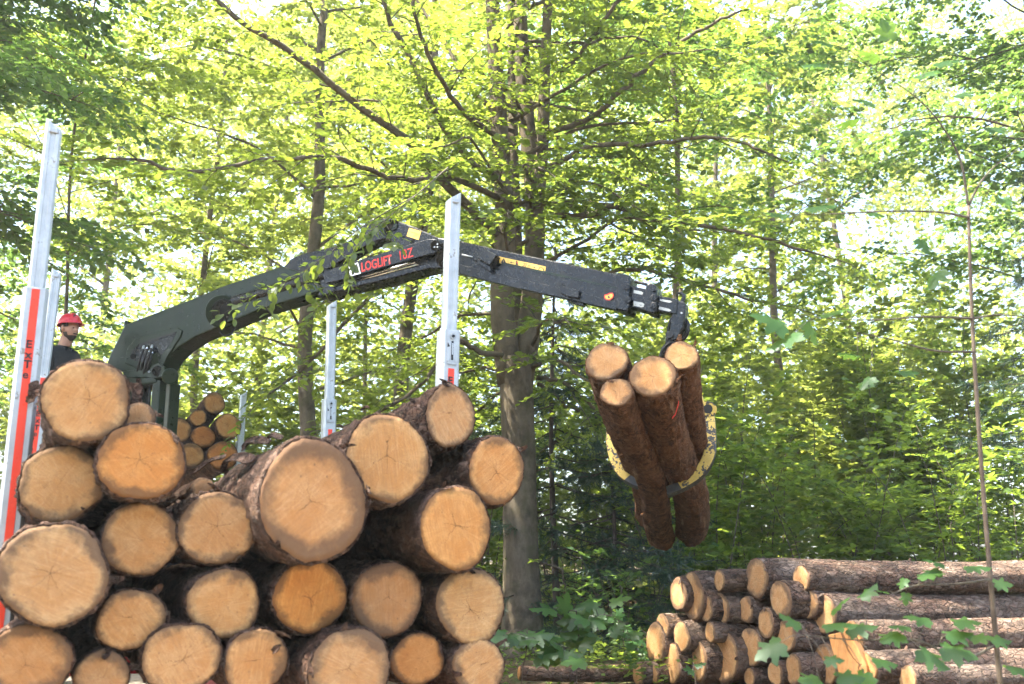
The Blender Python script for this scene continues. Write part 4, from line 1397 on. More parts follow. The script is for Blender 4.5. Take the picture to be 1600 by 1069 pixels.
# claw plane: across the logs
GNx = Vector((1, 0, 0)); GNx = (GNx - GAX * GNx.dot(GAX)).normalized()


def gpx(x, y, off=0.0):
    return on_plane(x, y, GO - GAX * off, GAX)


def claw(name, inner, outer_, hw, off, tip_from, nn=26):
    ic = spline([gpx(x, y, off) for x, y in inner], nn)
    oc = spline([gpx(x, y, off) for x, y in outer_], nn)
    vs, fs = [], []
    for i in range(nn):
        for P in (ic[i], oc[i]):
            for s in (-1, 1):
                vs.append(Vector(P) + GAX * (s * hw))
    for i in range(nn - 1):
        a = i * 4
        fs += [(a, a + 4, a + 5, a + 1), (a + 2, a + 3, a + 7, a + 6), (a, a + 2, a + 6, a + 4), (a + 1, a + 5, a + 7, a + 3)]
    fs += [(0, 1, 3, 2), ((nn - 1) * 4, (nn - 1) * 4 + 2, (nn - 1) * 4 + 3, (nn - 1) * 4 + 1)]
    o = mk(name, vs, fs, M['claw'], grapple, shade=False)
    o.data.materials.append(M['claw_edge'])
    for p in o.data.polygons:
        i = min(p.vertices) // 4
        if i >= tip_from or (abs(p.normal.dot(GAX)) < 0.3 and (p.index % 4) == 1):
            p.material_index = 1
    bm = bmesh.new(); bm.from_mesh(o.data)
    bmesh.ops.recalc_face_normals(bm, faces=bm.faces)
    bm.to_mesh(o.data); bm.free()
    bevel(o, 0.008, 2)
    return o


rc = claw('claw', [(1099, 642), (1102, 672), (1100, 708), (1086, 736), (1064, 754), (1041, 762)],
          [(1116, 642), (1119, 676), (1117, 714), (1100, 744), (1072, 764), (1043, 776)], 0.055, 0.10, 21)
cyl('claw_eye', gpx(1107, 640, 0.18), gpx(1107, 640, 0.0), 0.070, M['claw'], rc, 28, bw=0.008)
cyl('claw_hole_shade', gpx(1106, 639, 0.183), gpx(1106, 639, 0.150), 0.040, M['letter_black'], rc, 24)  # black disc on the boss; the shade inside the hole is its colour
lc = claw('claw', [(962, 655), (960, 685), (966, 712), (978, 733), (996, 748), (1014, 758)],
          [(951, 656), (948, 688), (952, 716), (964, 742), (986, 759), (1016, 769)], 0.055, -0.06, 18)
# second pair of fingers and the body above the logs (mostly hidden by the log ends)
claw('claw', [(1098, 650), (1100, 672), (1098, 700), (1086, 722), (1070, 738), (1052, 746)],
     [(1112, 650), (1115, 674), (1113, 706), (1098, 732), (1074, 750), (1054, 760)], 0.04, -0.30, 21)
bd = [gpx(x, y) for x, y in ((958, 660), (962, 640), (1000, 606), (1035, 592), (1070, 594), (1098, 622), (1104, 642), (1090, 640), (1060, 618), (1030, 614), (1000, 628), (975, 664))]
prism('grapple_frame', bd, GAX, 0.09, M['claw'], grapple, 0.012)
rt = cp(1049, 556)
cyl('rotator', rt + Vector((0, 0, 0.06)), Vector((gpx(1045, 600).x, gpx(1045, 600).y, gpx(1045, 600).z)), 0.085, SD, grapple, 28, bw=0.012)
prism('hanger', [cp(1046, 528), cp(1058, 528), cp(1056, 552), cp(1042, 556)], CN, 0.03, SD, grapple, 0.006)

# ================================================================== operator
def build_person():
    base = Vector((seat_p.x, seat_p.y, 3.35))
    hc = U(109, 515, 10.25)                      # middle of the head
    root = empty('person', (base.x, base.y, 3.35), 'person in a red hard hat and black polo shirt seated at the crane controls', 'person')
    F = Vector((0.93, -0.37, 0)).normalized()    # facing right, a little towards the camera
    S = Vector((F.y, -F.x, 0))                   # his right-hand side ... points towards the camera
    if S.y > 0: S = -S
    neck = hc - F * 0.03 - Z * 0.155
    chest = neck - F * 0.045 - Z * 0.24
    pelvis = Vector((chest.x, chest.y, 3.42)) - F * 0.02
    J = [pelvis, (pelvis + chest) / 2 + F * 0.01, chest, neck - Z * 0.04 - F * 0.015, neck + Z * 0.12 + F * 0.01]
    Rr = [(0.155, 0.13), (0.15, 0.12), (0.17, 0.125), (0.080, 0.075), (0.055, 0.058)]
    E = [(0, 1), (1, 2), (2, 3), (3, 4)]
    for s in (-1, 1):
        sh = chest + S * (s * 0.185) + Z * 0.125
        el = sh + S * (s * 0.06) - Z * 0.27 + F * 0.06
        ha = el + F * 0.24 - S * (s * 0.05) + Z * 0.03
        i = len(J)
        J += [sh, el, ha]
        Rr += [(0.078, 0.075), (0.052, 0.052), (0.034, 0.036)]
        E += [(2, i), (i, i + 1), (i + 1, i + 2)]
        hp = pelvis + S * (s * 0.10) - Z * 0.01
        kn = hp + F * 0.42 + S * (s * 0.05) + Z * 0.02
        an = kn - Z * 0.40 + F * 0.05
        to = an + F * 0.16 - Z * 0.05
        i = len(J)
        J += [hp, kn, an, to]
        Rr += [(0.095, 0.09), (0.065, 0.065), (0.045, 0.05), (0.04, 0.03)]
        E += [(0, i), (i, i + 1), (i + 1, i + 2), (i + 2, i + 3)]
    me = bpy.data.meshes.new('body')
    me.from_pydata([tuple(j - root.location) for j in J], E, [])
    o = link('body', me, M['shirt'], root)
    me.materials.append(M['trousers'])
    me.materials.append(M['skin'])
    sk = o.modifiers.new('skin', 'SKIN')
    sk.use_smooth_shade = True
    for i, v in enumerate(me.skin_vertices[0].data):
        v.radius = Rr[i]
        v.use_root = (i == 0)
    ss = o.modifiers.new('smooth', 'SUBSURF')
    ss.levels = 2; ss.render_levels = 2
    bpy.context.view_layer.update()
    dg = bpy.context.evaluated_depsgraph_get()
    m2 = bpy.data.meshes.new_from_object(o.evaluated_get(dg))
    o.modifiers.clear()
    o.data = m2
    zn = (neck - root.location).z - 0.03
    zp = 0.14
    for p in m2.polygons:
        p.use_smooth = True
        c = p.center
        lc = c + root.location
        arm_low = any(((lc - J[i]).length < 0.27 and abs((lc - J[i]).dot(F)) < 0.30 and lc.z < J[i].z + 0.07 and (lc - J[i - 1]).dot(F) > 0.05 and (lc - chest).dot(F) > 0.10 and c.z > 0.12) for i in (7, 14))
        p.material_index = 2 if (c.z > zn or arm_low) else (1 if c.z < zp and (lc - pelvis).dot(F) > -0.3 and c.z < 0.12 else 0)
    # collar of the polo shirt
    ring = [neck - Z * 0.035 - F * 0.012 + (F * math.cos(a) * 0.068 + S * math.sin(a) * 0.075) - Z * (0.035 * max(0, math.cos(a))) for a in np.linspace(0.35, 2 * math.pi - 0.35, 20)]
    tubes('collar', [(ring, [0.016] * 20)], M['shirt'], root, 8)
    # head: lat/long surface shaped by hand
    nu, nv = 40, 30
    vs, fs = [], []
    for j in range(nv + 1):
        ph = math.pi * j / nv
        for i in range(nu):
            a = 2 * math.pi * i / nu
            x, y, zz = math.sin(ph) * math.cos(a), math.sin(ph) * math.sin(a), math.cos(ph)
            X, Yv, Zv = x * 0.098, y * 0.077, zz * 0.122
            t = -zz
            if t > 0:                                  # jaw narrows, chin forward
                Yv *= 1 - 0.30 * t ** 1.5
                X = X * (1 - 0.10 * t) + 0.022 * t * (1 if x > 0 else 0.1)
            if x > 0.3:
                w = math.exp(-(y / 0.16) ** 2)
                X += 0.026 * w * math.exp(-((zz + 0.18) / 0.13) ** 2)      # nose
                X += 0.012 * w * math.exp(-((zz + 0.02) / 0.12) ** 2)
                X += 0.007 * math.exp(-((zz - 0.18) / 0.09) ** 2)          # brow
                X -= 0.010 * math.exp(-((zz - 0.03) / 0.08) ** 2) * math.exp(-((abs(y) - 0.38) / 0.16) ** 2)   # eye sockets
                X += 0.007 * math.exp(-(y / 0.25) ** 2) * math.exp(-((zz + 0.50) / 0.07) ** 2)   # lips
                X += 0.008 * math.exp(-(y / 0.25) ** 2) * math.exp(-((zz + 0.82) / 0.12) ** 2)   # chin
            vs.append(hc + F * X + S * Yv + Z * Zv)
    for j in range(nv):
        for i in range(nu):
            k = (i + 1) % nu
            fs.append((j * nu + i, (j + 1) * nu + i, (j + 1) * nu + k, j * nu + k))
    head = mk('head', vs, fs, M['skin'], root)
    for s in (-1, 1):                                  # eyes and ears
        e = hc + F * 0.078 + S * (s * 0.030) + Z * 0.006
        ev, ef = tube_data([([e, e + F * 0.010], [0.011, 0.006])], 10)
        mk('eye', ev, ef, M['hair'], head)
        c = hc + S * (s * 0.074) - F * 0.008 - Z * 0.005
        ev, ef = tube_data([([c - Z * 0.032 + S * s * 0.004, c + S * s * 0.012, c + Z * 0.034 + S * s * 0.010], [0.010, 0.017, 0.013])], 10)
        mk('ear', ev, ef, M['skin'], head)
    # beard and hair as shells over the head
    def shell(name, keep, grow):
        bv, bf, mp = [], [], {}
        for f in fs:
            cs = [vs[i] - hc for i in f]
            c = sum(cs, Vector()) / len(cs)
            x, y, zz = c.dot(F) / 0.1, c.dot(S) / 0.08, c.z / 0.122
            if keep(x, y, zz):
                nf = []
                for i in f:
                    if i not in mp:
                        mp[i] = len(bv)
                        d = (vs[i] - hc)
                        bv.append(hc + d * (1 + grow / max(0.03, d.length)))
                    nf.append(mp[i])
                bf.append(tuple(nf))
        h = mk(name, bv, bf, M['hair'], head)
        return h
    shell('beard', lambda x, y, z: (z < -0.60 and x > -0.02) or (-0.75 < z < -0.32 and -0.05 < x < 0.40) or (-0.46 < z < -0.36 and x > 0.5 and abs(y) < 0.4), 0.006)
    shell('hair', lambda x, y, z: z > 0.10 and x < 0.45 or (x < -0.05 and z > -0.35), 0.007)
    # hard hat
    up = (Z - F * 0.08).normalized()
    fw = (F - up * F.dot(up)).normalized()
    h0 = hc + Z * 0.052 - F * 0.004
    nv2, nu2 = 12, 40
    hv, hf = [], []
    for j in range(nv2 + 1):
        ph = (math.pi / 2) * j / nv2
        for i in range(nu2):
            a = 2 * math.pi * i / nu2
            ridge = 1 + 0.030 * math.exp(-(math.sin(a) * math.sin(ph) / 0.16) ** 2)
            hv.append(h0 + (fw * (math.cos(a) * 0.128) + S * (math.sin(a) * 0.106)) * math.sin(ph) ** 0.85 + up * (0.118 * math.cos(ph) * ridge))
    for j in range(nv2):
        for i in range(nu2):
            k = (i + 1) % nu2
            hf.append((j * nu2 + i, (j + 1) * nu2 + i, (j + 1) * nu2 + k, j * nu2 + k))
    n0 = len(hv)
    for i in range(nu2):
        a = 2 * math.pi * i / nu2
        br = 0.012 + 0.036 * max(0, math.cos(a)) ** 1.5
        hv.append(h0 + fw * (math.cos(a) * (0.128 + br)) + S * (math.sin(a) * (0.106 + 0.010)) - up * (0.006 + 0.012 * max(0, math.cos(a))))
    for i in range(nu2):
        k = (i + 1) % nu2
        hf.append((nv2 * nu2 + i, n0 + i, n0 + k, nv2 * nu2 + k))
    hat = mk('hard_hat', hv, hf, M['helmet'], root)
    sd = hat.modifiers.new('thickness', 'SOLIDIFY'); sd.thickness = 0.004
    bd_c = h0 + fw * 0.098 + up * 0.065 + S * 0.035
    box('hat_badge', bd_c, S, up, (fw + up * 0.55), 0.017, 0.022, 0.004, M['letter_black'], hat, 0.003)
    # hand on the joystick, with fingers
    for idx, s in ((7, -1), (14, 1)):
        ha = J[idx]
        def finger(nm, pts, r):
            pts = spline(pts, 8)
            tubes('finger', [(pts, np.linspace(r, r * 0.75, 8))], M['skin'], o, 8)
        pc = ha + F * 0.055
        pv, pf = tube_data([([ha - F * 0.005, ha + F * 0.03, ha + F * 0.075, ha + F * 0.095], [0.028, 0.036, 0.038, 0.030])], 12)
        mk('hand', pv, pf, M['skin'], o)
        for k in range(4):
            b = ha + F * 0.085 + S * ((k - 1.5) * 0.018)
            l = (0.030, 0.036, 0.034, 0.026)[k]
            finger('finger', [b, b + F * l - Z * 0.008, b + F * l - Z * (0.01 + l), b + F * l * 0.3 - Z * (0.012 + l * 1.4)], 0.0095)
        b = ha + F * 0.03 - S * (s * 0.03)
        finger('finger', [b, b + F * 0.03 - S * (s * 0.012) - Z * 0.01, b + F * 0.055 - Z * 0.03], 0.0105)
        cyl('joystick', ha + F * 0.095 - Z * 0.16, ha + F * 0.095 - Z * 0.005, 0.016, M['rubber'], crane, 14)
    return root


build_person()

# ================================================================== vegetation
T_HI = np.array([(0, 0, 0), (0.28, 0.25, 0.05), (0.66, 0.25, 0.06), (1, 0, -0.02), (0.66, -0.25, 0.06), (0.28, -0.25, 0.05)])
T_LO = np.array([(0, 0, 0), (0.5, 0.30, 0.06), (1, 0, -0.02), (0.5, -0.30, 0.06)])
T_NEEDLE = np.array([(0, 0.04, 0), (0, -0.04, 0), (1, 0, 0)])


def unit(a):
    return a / (np.linalg.norm(a, axis=-1, keepdims=True) + 1e-9)


def leaf_object(name, P, D, N, S, g, mat, parent, tmpl='lo', stuff=True):
    T = {'hi': T_HI, 'lo': T_LO, 'needle': T_NEEDLE}[tmpl]
    D = unit(D)
    Sd = unit(np.cross(N, D))
    Nn = np.cross(D, Sd)
    off = np.array(root_loc(parent)) if parent is not None else np.zeros(3)
    V = P[:, None, :] - off + S[:, None, None] * (T[None, :, 0, None] * D[:, None, :] + T[None, :, 1, None] * Sd[:, None, :] + T[None, :, 2, None] * Nn[:, None, :])
    m, k = len(P), len(T)
    V = V.reshape(-1, 3)
    idx = {'hi': [(0, 3, 2, 1), (0, 5, 4, 3)], 'lo': [(0, 2, 1), (0, 3, 2)], 'needle': [(0, 1, 2)]}[tmpl]
    per = np.concatenate([np.array(f) for f in idx])
    loops = (np.arange(m)[:, None] * k + per[None, :]).ravel()
    tot = np.tile(np.array([len(f) for f in idx]), m)
    st = np.concatenate([[0], np.cumsum(tot)[:-1]])
    me = np_mesh(name, V, loops, st, tot, False)
    at = me.attributes.new('rnd', 'FLOAT', 'POINT')
    at.data.foreach_set('value', np.repeat(np.clip(g.normal(0.5, 0.22, m), 0, 1), k).astype(np.float32))
    o = link(name, me, mat, parent)
    if stuff: o['kind'] = 'stuff'
    return o


class Grow:
    """collects limbs, side branches and leafy twigs of one plant"""
    def __init__(s, seed):
        s.g = np.random.default_rng(seed)
        s.limbs, s.secs, s.tw = [], [], []

    def limb(s, ctrl, r0, r1, sp=0.34, sl=1.3, start=0.12, n=18, tilt=(-0.15, 0.30), tw_sp=0.15, tw_len=0.42, droop=0.14, wood=True):
        g = s.g
        P = spline(ctrl, n)
        if wood:
            P[1:-1] += g.normal(0, 0.012, (n - 2, 3)) * min(1.0, r0 / 0.03)
            s.limbs.append((P, np.linspace(r0, r1, n)))
        seg = np.linalg.norm(np.diff(P, axis=0), axis=1)
        cum = np.concatenate([[0], np.cumsum(seg)])
        L = cum[-1]
        d = start * L
        sg = 1 if g.random() < 0.5 else -1
        while d < L:
            t = d / L
            p = np.array([np.interp(d, cum, P[:, k]) for k in range(3)])
            i = min(n - 2, int(np.searchsorted(cum, d)) - 1)
            T = unit(P[i + 1] - P[i])
            side = unit(np.cross(T, [0, 0, 1.0]))
            dr = unit(T * g.uniform(0.35, 0.9) + side * sg * g.uniform(0.5, 1.0) + np.array([0, 0, g.uniform(*tilt)]))
            ln = sl * g.uniform(0.55, 1.25) * (1 - 0.40 * t)
            s.sec(p, dr, ln, tw_sp, tw_len, droop, 0.004 + 0.006 * ln)
            sg = -sg
            d += sp * g.uniform(0.7, 1.3)
        s.sec(P[-1], unit(P[-1] - P[-2]), sl * 0.6, tw_sp, tw_len, droop, max(0.004, r1))

    def sec(s, p, d, L, tw_sp=0.15, tw_len=0.42, droop=0.14, r=0.008):
        g = s.g
        n = 7
        t = np.linspace(0, 1, n)[:, None]
        wig = np.cumsum(g.normal(0, 0.022 * L, (n, 3)), axis=0)
        wig[0] = 0
        P = p + d * L * t + np.array([0, 0, -droop * L]) * t * t + wig
        s.secs.append((P[::2], np.linspace(r, 0.002, 4)))
        m = max(2, int(L / tw_sp))
        ts = np.clip((np.arange(m) + g.uniform(0.2, 0.8, m)) / m, 0.08, 1) * (n - 1)
        i = np.minimum(n - 2, ts.astype(int))
        f = (ts - i)[:, None]
        st = P[i] * (1 - f) + P[i + 1] * f
        T = unit(P[i + 1] - P[i])
        side = unit(np.cross(T, np.array([0, 0, 1.0])))
        sg = np.where(np.arange(m) % 2 == 0, 1.0, -1.0)[:, None]
        dr = unit(T * g.uniform(0.45, 1.0, (m, 1)) + side * sg * g.uniform(0.4, 0.9, (m, 1)) + np.stack([np.zeros(m), np.zeros(m), g.uniform(-0.22, 0.14, m)], 1))
        ln = tw_len * g.uniform(0.6, 1.3, m) * (1 - 0.3 * ts / (n - 1))
        s.tw.append((st, dr, ln))

    def leaves(s, per, size, jit=0.34, droop=0.16, keep=None, spread=0.8):
        g = s.g
        st = np.concatenate([a for a, _, _ in s.tw])
        dr = np.concatenate([b for _, b, _ in s.tw])
        ln = np.concatenate([c for _, _, c in s.tw])
        m = len(st)
        t = (np.arange(per)[None, :] + g.uniform(0.1, 0.9, (m, per))) / per
        side = unit(np.cross(dr, np.array([0, 0, 1.0])))
        sg = np.where((np.arange(per)[None, :] + g.integers(0, 2, (m, 1))) % 2 == 0, 1.0, -1.0)
        P = st[:, None, :] + dr[:, None, :] * (ln[:, None] * t)[..., None]
        P[..., 2] -= droop * ln[:, None] * t * t
        D = dr[:, None, :] * 0.75 + side[:, None, :] * (sg * spread)[..., None] + g.normal(0, 0.22, (m, per, 3))
        D[..., 2] -= 0.10
        N = np.array([0, 0, 1.0]) + g.normal(0, jit, (m, per, 3))
        S = size * np.clip(g.normal(1.0, 0.30, (m, per)), 0.4, 1.8)
        P, D, N, S = P.reshape(-1, 3), D.reshape(-1, 3), N.reshape(-1, 3), S.ravel()
        if keep is not None:
            k = keep(P)
            P, D, N, S = P[k], D[k], N[k], S[k]
        return P, unit(D), unit(N), S


def ground_pt(px, Y, py=700):
    p = U(px, py, Y)
    return Vector((p.x, Y, gz(p.x, Y) - 0.05))


LEAFCOUNT = [0]


def finish_tree(gr, root, bark, leaf, per, size, tmpl, sec_sides=3, limb_sides=6, jit=0.34, keep=None, spread=0.8, twigs=True):
    if gr.limbs:
        for lp in gr.limbs:
            tubes('limb', [lp], bark, root, limb_sides)
    if gr.secs and twigs:
        o = tubes('twigs', gr.secs, M['twig_bark'], root, sec_sides)
        o['kind'] = 'stuff'
    P, D, N, S = gr.leaves(per, size, jit, keep=keep, spread=spread)
    LEAFCOUNT[0] += len(P)
    return leaf_object('crown', P, D, N, S, gr.g, leaf, root, tmpl)


# ---------------------------------------------------------------- the big beech in the middle
def big_beech():
    Y = 12.0
    b = ground_pt(815, Y, 900)
    root = empty('beech_tree', b, 'large grey beech tree with several stems in the middle, behind the crane boom', 'tree')
    gr = Grow(11)
    k = Y / FPX * 1.06
    # trunk below the fork, with root flare
    tr = [(b.x, Y, b.z), *(tuple(U(x, y, Y)) for x, y in ((816, 960), (814, 880), (812, 760), (809, 650), (806, 600), (806, 560)))]
    P = spline(tr, 26)
    rad = np.interp(P[:, 2], [b.z, b.z + 0.25, b.z + 0.8, U(812, 760, Y).z, U(806, 560, Y).z], [42 * k, 31 * k, 27 * k, 24 * k, 25 * k])
    V, F = tube_data([(P, rad)], 28)
    V = V + np.random.default_rng(3).normal(0, 0.004, V.shape)
    mk('trunk', V, F, M['beech_bark'], root)
    stems = [
        ([(798, 600, Y), (786, 500, Y - .05), (784, 440, Y - .1), (789, 340, Y - .15), (782, 220, Y - .2), (774, 100, Y - .2), (768, -40, Y - .2), (760, -260, Y)], 20, 9),
        ([(814, 600, Y + .05), (828, 500, Y + .1), (833, 430, Y + .1), (836, 330, Y + .15), (822, 180, Y + .2), (814, 60, Y + .2), (812, -60, Y + .2), (806, -280, Y)], 19, 9),
        ([(838, 330, Y + .1), (848, 220, Y + .1), (852, 100, Y), (858, -30, Y), (868, -220, Y)], 11, 6),
        ([(806, 560, Y + .2), (806, 400, Y + .3), (802, 250, Y + .4), (800, 80, Y + .5), (796, -150, Y + .5)], 12, 6),
    ]
    for ctrl, r0, r1 in stems:
        pts = [U(*c) for c in ctrl]
        P = spline(pts, 22)
        V, F = tube_data([(P, np.linspace(r0 * k, r1 * k, 22))], 18)
        V = V + np.random.default_rng(5).normal(0, 0.003, V.shape)
        mk('stem', V, F, M['beech_bark'], root)
    limbs = [   # control points in the photograph with a depth each, radius px
        ([(790, 375, 11.9), (755, 345, 11.6), (700, 290, 11.2), (640, 222, 10.8), (560, 165, 10.4), (470, 95, 10.0), (380, 35, 9.7), (300, -30, 9.5)], 8, 3),
        ([(786, 290, 11.8), (735, 250, 11.5), (692, 195, 11.2), (650, 110, 10.9), (606, 20, 10.6), (570, -60, 10.4)], 6, 3),
        ([(850, 338, 12.1), (900, 338, 11.9), (935, 332, 11.8), (960, 322, 11.6), (1010, 342, 11.5), (1100, 352, 11.2), (1190, 372, 11.0), (1260, 392, 10.8)], 6, 2),
        ([(790, 420, 11.8), (700, 405, 11.6), (640, 436, 11.4), (590, 455, 11.2), (530, 515, 11.0), (490, 560, 10.9), (450, 595, 10.8)], 4.5, 2),
        ([(785, 556, 11.8), (740, 545, 11.6), (715, 530, 11.5), (690, 560, 11.4), (640, 615, 11.3), (560, 660, 11.2), (520, 668, 11.1)], 4.5, 2),
        ([(838, 590, 12.1), (880, 598, 12.0), (915, 625, 11.8), (945, 652, 11.7), (1000, 690, 11.5)], 4, 1.5),
        ([(840, 600, 12.2), (900, 640, 12.3), (950, 650, 12.4), (1040, 640, 12.5)], 3.5, 1.5),
        ([(780, 310, 11.6), (700, 275, 11.0), (620, 280, 10.4), (520, 250, 9.9), (410, 250, 9.5), (300, 270, 9.2), (215, 250, 9.0)], 4.5, 2),
        ([(800, 230, 11.6), (720, 170, 10.8), (660, 60, 10.0), (640, -40, 9.6)], 5, 2),
        ([(850, 210, 12.0), (930, 180, 11.6), (1000, 115, 11.2), (1075, 60, 10.9), (1150, 20, 10.7)], 5, 2),
        ([(846, 270, 12.0), (920, 230, 11.4), (1010, 225, 11.0), (1110, 215, 10.7), (1190, 235, 10.5)], 4.5, 2),
        ([(852, 130, 12.0), (900, 90, 11.5), (960, 10, 11.0), (1000, -60, 10.8)], 5, 2),
        ([(838, 430, 12.1), (900, 440, 12.0), (990, 420, 11.8), (1080, 440, 11.6), (1180, 470, 11.5)], 4, 2),
        ([(780, 180, 11.8), (730, 130, 11.9), (690, 60, 12.1), (640, -20, 12.3)], 5, 2),
        ([(835, 880, 12.0), (855, 882, 11.9), (878, 892, 11.9), (884, 930, 11.9)], 2.2, 1.2),
    ]
    for i, (ctrl, r0, r1) in enumerate(limbs):
        low = i == 14
        gr.limb([U(*c) for c in ctrl], r0 * k, r1 * k, sp=0.25 if not low else 0.6, sl=1.15 if not low else 0.3, tw_sp=0.125, n=26, start=0.16)
    # further limbs springing from the stems all round
    g = gr.g
    for q in range(34):
        z = g.uniform(3.6, 10.5)
        az = g.uniform(0, 2 * math.pi)
        c = U(812, 400, Y)
        p0 = np.array([c.x + g.uniform(-.2, .2), Y, z])
        L = g.uniform(1.7, 3.1)
        if math.cos(az - 4.71) > 0.75: L *= 0.7
        rise = g.uniform(-0.15, 0.35)
        d = np.array([math.cos(az), math.sin(az), rise])
        pts = [p0, p0 + d * L * 0.35 + [0, 0, 0.1], p0 + d * L * 0.7 + g.normal(0, .12, 3), p0 + d * L + [0, 0, -0.25]]
        gr.limb(pts, 0.028, 0.01, sp=0.26, sl=1.05, tw_sp=0.125, n=14)
    finish_tree(gr, root, M['beech_bark'], M['beech_leaf'], 11, 0.082, 'hi', keep=lambda P: (P[:, 2] < 12))
    return root


BEECH = big_beech()

# twigs of the same beech hanging in front of the boom: leaves one by one
def leaf_proto(seed, kind='beech'):
    g = np.random.default_rng(seed)
    me = bpy.data.meshes.new('leaf')
    if kind == 'beech':
        xs = [0, 0.10, 0.30, 0.52, 0.74, 0.90, 1.0]
        hw = [0.0, 0.14, 0.28, 0.31, 0.23, 0.11, 0.0]
        vs = [(x, 0, -0.10 * x * x) for x in xs]
        nl = len(xs)
        for s in (1, -1):
            for x, w in zip(xs[1:-1], hw[1:-1]):
                vs.append((x, s * w, 0.10 * w * 2 - 0.10 * x * x + g.normal(0, 0.012)))
        fs = []
        m = nl - 2
        for s in (0, 1):
            b = nl + s * m
            for i in range(nl - 1):
                if i == 0: f = (0, 1, b)
                elif i == nl - 2: f = (i, i + 1, b + i - 1)
                else: f = (i, i + 1, b + i, b + i - 1)
                fs.append(f if s == 0 else f[::-1])
    else:
        half = [(-0.10, 0.08), (-0.13, 0.24), (-0.04, 0.33), (0.00, 0.52), (0.10, 0.43), (0.20, 0.40), (0.24, 0.31), (0.38, 0.46), (0.52, 0.62), (0.54, 0.50), (0.60, 0.40),
                (0.54, 0.30), (0.52, 0.20), (0.66, 0.25), (0.70, 0.30), (0.76, 0.20), (0.86, 0.13)]
        cv, cu = g.uniform(0.05, 0.32), g.uniform(0.05, 0.30)
        def zz(x, y): return -cv * abs(y) - cu * x * x + 0.09 * math.sin(9 * x + 3) * abs(y) - 0.15 * y * y
        vs = [(0, 0, 0), (0.25, 0, -0.005), (0.52, 0, -0.02), (1.0, 0, -0.13)]
        nh = len(half)
        for s in (1, -1):
            for x, y in half:
                x2, y2 = x + g.normal(0, 0.012), y + g.normal(0, 0.012)
                vs.append((x2, s * y2, zz(x2, y2)))
        fs = []
        for s in (0, 1):
            b = 4 + s * nh
            polys = [(0, b + 6, b + 5, b + 4, b + 3, b + 2, b + 1, b), (0, 1, b + 12, b + 11, b + 10, b + 9, b + 8, b + 7, b + 6), (1, 2, 3, b + 16, b + 15, b + 14, b + 13, b + 12)]
            fs += polys if s else [p[::-1] for p in polys]
    me.from_pydata(vs, [], fs)
    at = me.attributes.new('rnd', 'FLOAT', 'POINT')
    at.data.foreach_set('value', np.full(len(me.vertices), float(np.clip(g.normal(0.5, 0.25), 0, 1)), dtype=np.float32))
    me.polygons.foreach_set('use_smooth', [True] * len(me.polygons))
    me.update()
    return me


BEECH_LEAVES = [leaf_proto(20 + i) for i in range(5)]
MAPLE_LEAVES = [leaf_proto(40 + i, 'maple') for i in range(5)]
for me in BEECH_LEAVES: me.materials.append(M['beech_leaf'])
for me in MAPLE_LEAVES: me.materials.append(M['maple_leaf'])


def put_leaf(mesh, parent, P, D, N, size):
    D = Vector(D).normalized()
    S = Vector(N).cross(D).normalized()
    N2 = D.cross(S)
    Mx = Matrix((D * size, S * size, N2 * size)).transposed().to_4x4()
    Mx.translation = Vector(P) - root_loc(parent)
    o = bpy.data.objects.new('leaf', mesh)
    COL.objects.link(o)
    o.parent = parent
    o.matrix_local = Mx
    return o


def hanging_twigs():
    g = np.random.default_rng(77)
    n = 0
    YB = 8.15
    twigs = [
        [(700, 262, 9.2), (650, 305, 8.7), (600, 345, 8.3), (566, 374, 8.1), (545, 410, 8.0), (549, 450, 7.95)],
        [(650, 305, 8.7), (570, 352, 8.5), (515, 395, 8.4), (455, 436, 8.4), (400, 460, 8.4), (346, 492, 8.4)],
        [(515, 395, 8.4), (478, 425, 8.3), (484, 455, 8.3), (500, 480, 8.2)],
        [(600, 345, 8.3), (612, 366, 8.2), (628, 386, 8.1)],
        [(545, 352, 8.5), (520, 372, 8.4), (536, 396, 8.3), (546, 400, 8.3)],
        [(455, 436, 8.4), (428, 452, 8.3), (416, 476, 8.3), (424, 492, 8.2)],
        [(570, 352, 8.5), (590, 352, 8.4), (585, 364, 8.4), (575, 372, 8.3)],
        [(484, 440, 8.3), (500, 447, 8.2), (515, 452, 8.2)],
        [(690, 270, 9.1), (640, 290, 8.9), (590, 300, 8.8), (530, 330, 8.7)],
    ]
    for ti, tw in enumerate(twigs):
        P = spline([U(*c) for c in tw], 30)
        tubes('twig', [(P, np.linspace(0.007 if ti < 2 else 0.0035, 0.0016, 30))], M['twig_bark'], BEECH, 5)
        seg = np.linalg.norm(np.diff(P, axis=0), axis=1)
        L = seg.sum()
        m = int(L / 0.022)
        for i in range(m):
            if n >= 298: return
            u = (i + g.uniform(0, 1)) / m * 29
            if u < 29 * (0.18 if ti == 0 else 0.05): continue
            k = min(28, int(u))
            p = P[k] + (P[k + 1] - P[k]) * (u - k)
            T = unit(P[k + 1] - P[k])
            side = unit(np.cross(T, np.array([0, 0.3, 1.0]))) * (1 if i % 2 else -1)
            d = unit(T * 0.5 + side * 0.75 + g.normal(0, 0.35, 3) + np.array([0, -0.2, -0.25]))
            off = g.uniform(0, 0.10)
            put_leaf(BEECH_LEAVES[int(g.integers(0, 5))], BEECH, p + d * off, d, np.array([0, -0.25, 1.0]) + g.normal(0, 0.35, 3), 0.086 * g.uniform(0.7, 1.2))
            n += 1


hanging_twigs()


